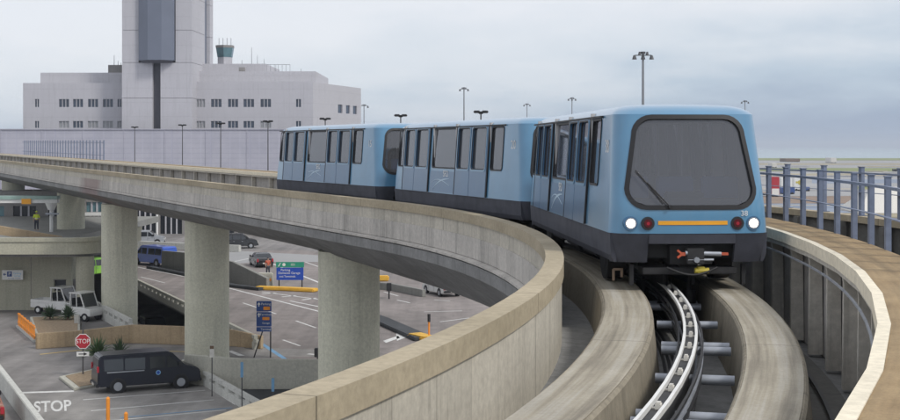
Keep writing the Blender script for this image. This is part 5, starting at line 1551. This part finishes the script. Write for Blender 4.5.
# ------------------------------------------------------------------ person on the upper deck
def person(loc, rz, label, shirt):
    t = thing('person', label, 'person', loc, rz)
    J = {'pel':(0,0,.95),'sp':(0,.01,1.2),'ch':(0,0,1.38),'nk':(0,0,1.5),'hd0':(0,-.01,1.58),'hd':(0,-.01,1.70),
         'hl':(.09,0,.90),'kl':(.11,-.02,.5),'al':(.12,.02,.09),'tl':(.12,-.16,.04),'hr':(-.09,0,.90),'kr':(-.12,.02,.5),'ar':(-.13,.06,.09),'tr':(-.13,-.12,.04),
         'sl':(.19,0,1.43),'el':(.26,.04,1.16),'wl':(.24,-.10,.93),'sr':(-.19,0,1.43),'er':(-.27,.03,1.16),'wr':(-.25,-.12,.95)}
    Rr = {'pel':.14,'sp':.13,'ch':.15,'nk':.06,'hd0':.07,'hd':.095,'hl':.10,'kl':.065,'al':.045,'tl':.035,'hr':.10,'kr':.065,'ar':.045,'tr':.035,'sl':.065,'el':.045,'wl':.03,'sr':.065,'er':.045,'wr':.03}
    E = [('pel','sp'),('sp','ch'),('ch','nk'),('nk','hd0'),('hd0','hd'),('pel','hl'),('hl','kl'),('kl','al'),('al','tl'),('pel','hr'),('hr','kr'),('kr','ar'),('ar','tr'),('ch','sl'),('sl','el'),('el','wl'),('ch','sr'),('sr','er'),('er','wr')]
    def skin(names, edges, name, mat, f=1.0, add=0.0):
        me = bpy.data.meshes.new(name); me.from_pydata([J[n] for n in names], [], [(names.index(a), names.index(b)) for a, b in edges])
        o = bpy.data.objects.new(name, me); COL.objects.link(o)
        md = o.modifiers.new('s', 'SKIN'); 
        if not me.skin_vertices: me.skin_vertices.new()
        for i, n in enumerate(names): me.skin_vertices[0].data[i].radius = (Rr[n]*f+add,)*2
        me.skin_vertices[0].data[0].use_root = True
        o.modifiers.new('u', 'SUBSURF').levels = 2
        bpy.context.view_layer.update()
        m2 = bpy.data.meshes.new_from_object(o.evaluated_get(bpy.context.evaluated_depsgraph_get())); bpy.data.objects.remove(o)
        m2.materials.clear(); m2.materials.append(mat)
        for p_ in m2.polygons: p_.use_smooth = True
        o2 = bpy.data.objects.new(name, m2); COL.objects.link(o2); o2.parent = t; return o2
    # fingers
    for s, w in (('l', J['wl']), ('r', J['wr'])):
        sg = 1 if s == 'l' else -1
        J['p'+s] = (w[0], w[1]-.02, w[2]-.07); Rr['p'+s] = .028; E.append(('w'+s, 'p'+s))
        for i in range(4):
            a, b = 'f%s%d' % (s, i), 'g%s%d' % (s, i)
            J[a] = (w[0]+(-.01)*sg, w[1]-.045+.018*i, w[2]-.115-.004*(i % 2)); J[b] = (w[0]-.02*sg, w[1]-.05+.018*i, w[2]-.155+.008*abs(i-1)); Rr[a] = .009; Rr[b] = .007
            E += [('p'+s, a), (a, b)]
        J['t'+s+'h'] = (w[0]-.01*sg, w[1]-.065, w[2]-.08); Rr['t'+s+'h'] = .009; E.append(('p'+s, 't'+s+'h'))
    names = list(J)
    skin(names, E, 'body', M['skin'])
    skin(['pel','sp','ch','nk','sl','el','sr','er'], [('pel','sp'),('sp','ch'),('ch','nk'),('ch','sl'),('sl','el'),('ch','sr'),('sr','er')], 'jacket', shirt, 1.05, .02)
    skin(['pel','hl','kl','al','hr','kr','ar'], [('pel','hl'),('hl','kl'),('kl','al'),('pel','hr'),('hr','kr'),('kr','ar')], 'trousers', M['denim'], 1.02, .015)
    mb = MB(); N = 10; v = []
    for k in range(5):
        a = PI/2*k/4
        for i in range(N): v.append((.108*math.cos(a)*math.cos(2*PI*i/N), -.0+.115*math.cos(a)*math.sin(2*PI*i/N), 1.715+.11*math.sin(a)))
    mb.add(v, [(k*N+i, k*N+(i+1)%N, (k+1)*N+(i+1)%N, (k+1)*N+i) for k in range(4) for i in range(N)]); mb.build('cap', M['hiviz'] if shirt is M['hiviz'] else M['black'], t, smooth=True)
    mb = MB(); mb.tube((0,-.10,1.665), (0,-.125,1.655), .014, n=6); mb.build('nose', M['skin'], t)
    for sx_ in (-.035, .035):
        mb = MB(); mb.tube((sx_,-.093,1.69), (sx_,-.101,1.69), .011, n=8); mb.build('eye', M['black'], t)
        mb = MB(); mb.tube((sx_*2.7,-.01,1.66), (sx_*2.9,-.01,1.70), .018, n=6); mb.build('ear', M['skin'], t)
    mb = MB(); mb.box(-.025,.025,-.105,-.095,1.622,1.632); mb.build('mouth', M['darkred'], t)
    if shirt is M['hiviz']:
        mb = MB(); mb.tube((0,0,1.12), (0,0,1.17), .168, .168, 20); mb.build('reflective_band', M['white'], t, smooth=True)
    return t
pp = at(36.5, 212, 124.0)
person((pp.x, 124.0, 4.622), .3, 'worker in bright yellow high visibility clothes standing on the upper roadway', M['hiviz'])
person(G(268,276)+Vector((0,0,0)), .5, 'person in an orange vest standing behind the grey ramp wall near the blue sign', M['redor'])

# a few low crates / mess at the end of the ramp wall
p = G(265, 286.5); t = thing('crash_barrel', 'pale concrete block at the end of the grey ramp wall left of the blue sign', 'barrier', p)
mb = MB(); mb.box(-.7,.7,-.4,.4,0,1.2); mb.build('block', M['pale_wall'], t, bev=.08)
mb = MB(); mb.box(-.6,.6,-.43,-.405,.5,.75); mb.build('stripe', M['orange'], t)

hz = MB(); hz.box(-24000, 24000, -300, 27000, -5.2, 58.0)
hm = bpy.data.materials.new('air_haze'); hm.use_nodes = True; hnt = hm.node_tree
hnt.nodes.remove(hnt.nodes['Principled BSDF']); pv = hnt.nodes.new('ShaderNodeVolumePrincipled')
pv.inputs['Color'].default_value = (.80,.88,1.0,1); pv.inputs['Density'].default_value = .00020
hnt.links.new(pv.outputs[0], hnt.nodes['Material Output'].inputs['Volume'])
ho = hz.build('haze', hm); ho['kind'] = 'stuff'
# ------------------------------------------------------------------ world, sun, camera
w = bpy.data.worlds.new('World'); S.world = w; w.use_nodes = True; nt = w.node_tree
bg = nt.nodes['Background']
SE, SR = math.radians(46), math.radians(128)
sky = nt.nodes.new('ShaderNodeTexSky'); sky.sky_type = 'NISHITA'; sky.sun_disc = False
sky.sun_elevation = SE; sky.sun_rotation = SR
nt.links.new(sky.outputs[0], bg.inputs[0]); bg.inputs[1].default_value = .10
tc = nt.nodes.new('ShaderNodeTexCoord'); d = tc.outputs['Generated']
sep = nt.nodes.new('ShaderNodeSeparateXYZ'); nt.links.new(d, sep.inputs[0])
n1 = noise(nt, mapping(nt, d, (3.0, 3.0, 11.0)), 1.6, 6, .55)
n2 = noise(nt, mapping(nt, d, (9.0, 9.0, 34.0), (4, 2, 0)), 1.0, 5, .6)
el = math_(nt, 'MULTIPLY', sep.outputs[2], 8.5)
az = math_(nt, 'MULTIPLY', sep.outputs[0], -.85)
fac = math_(nt, 'ADD', math_(nt, 'ADD', el, az), .10)
fac = math_(nt, 'ADD', fac, math_(nt, 'MULTIPLY', math_(nt, 'SUBTRACT', n1, .5), 1.1))
fac = math_(nt, 'ADD', fac, math_(nt, 'MULTIPLY', math_(nt, 'SUBTRACT', n2, .5), .6), True)
cl = ramp(nt, fac, [(0.0, (.31,.39,.53)), (.3, (.47,.56,.67)), (.6, (.66,.71,.78)), (1.0, (.78,.80,.85))])
bg2 = nt.nodes.new('ShaderNodeBackground'); nt.links.new(cl, bg2.inputs[0]); bg2.inputs[1].default_value = .84
mx = nt.nodes.new('ShaderNodeMixShader'); mx.inputs[0].default_value = .9
nt.links.new(bg.outputs[0], mx.inputs[1]); nt.links.new(bg2.outputs[0], mx.inputs[2])
nt.links.new(mx.outputs[0], nt.nodes['World Output'].inputs[0])

ld = bpy.data.lights.new('sun', 'SUN'); ld.energy = 1.5; ld.angle = math.radians(10); ld.color = (1,.96,.9)
lo = bpy.data.objects.new('sun', ld); COL.objects.link(lo)
sd = Vector((math.sin(SR)*math.cos(SE), math.cos(SR)*math.cos(SE), math.sin(SE)))
lo.rotation_euler = sd.to_track_quat('Z', 'Y').to_euler()
lo.location = (0, -20, 60)

cd = bpy.data.cameras.new('camera'); cd.sensor_width = 36; cd.lens = 54; cd.shift_y = -(210-HY)/900
cd.clip_end = 60000; cd.clip_start = .1
cam = bpy.data.objects.new('camera', cd); COL.objects.link(cam)
cam.location = (0, 0, CZ); cam.rotation_euler = (PI/2, 0, 0); S.camera = cam
S.view_settings.view_transform = 'Standard'; S.view_settings.look = 'None'
S.view_settings.exposure = 0.40; S.view_settings.gamma = 1
S.render.engine = 'CYCLES'
S.cycles.max_bounces = 8; S.cycles.transparent_max_bounces = 24
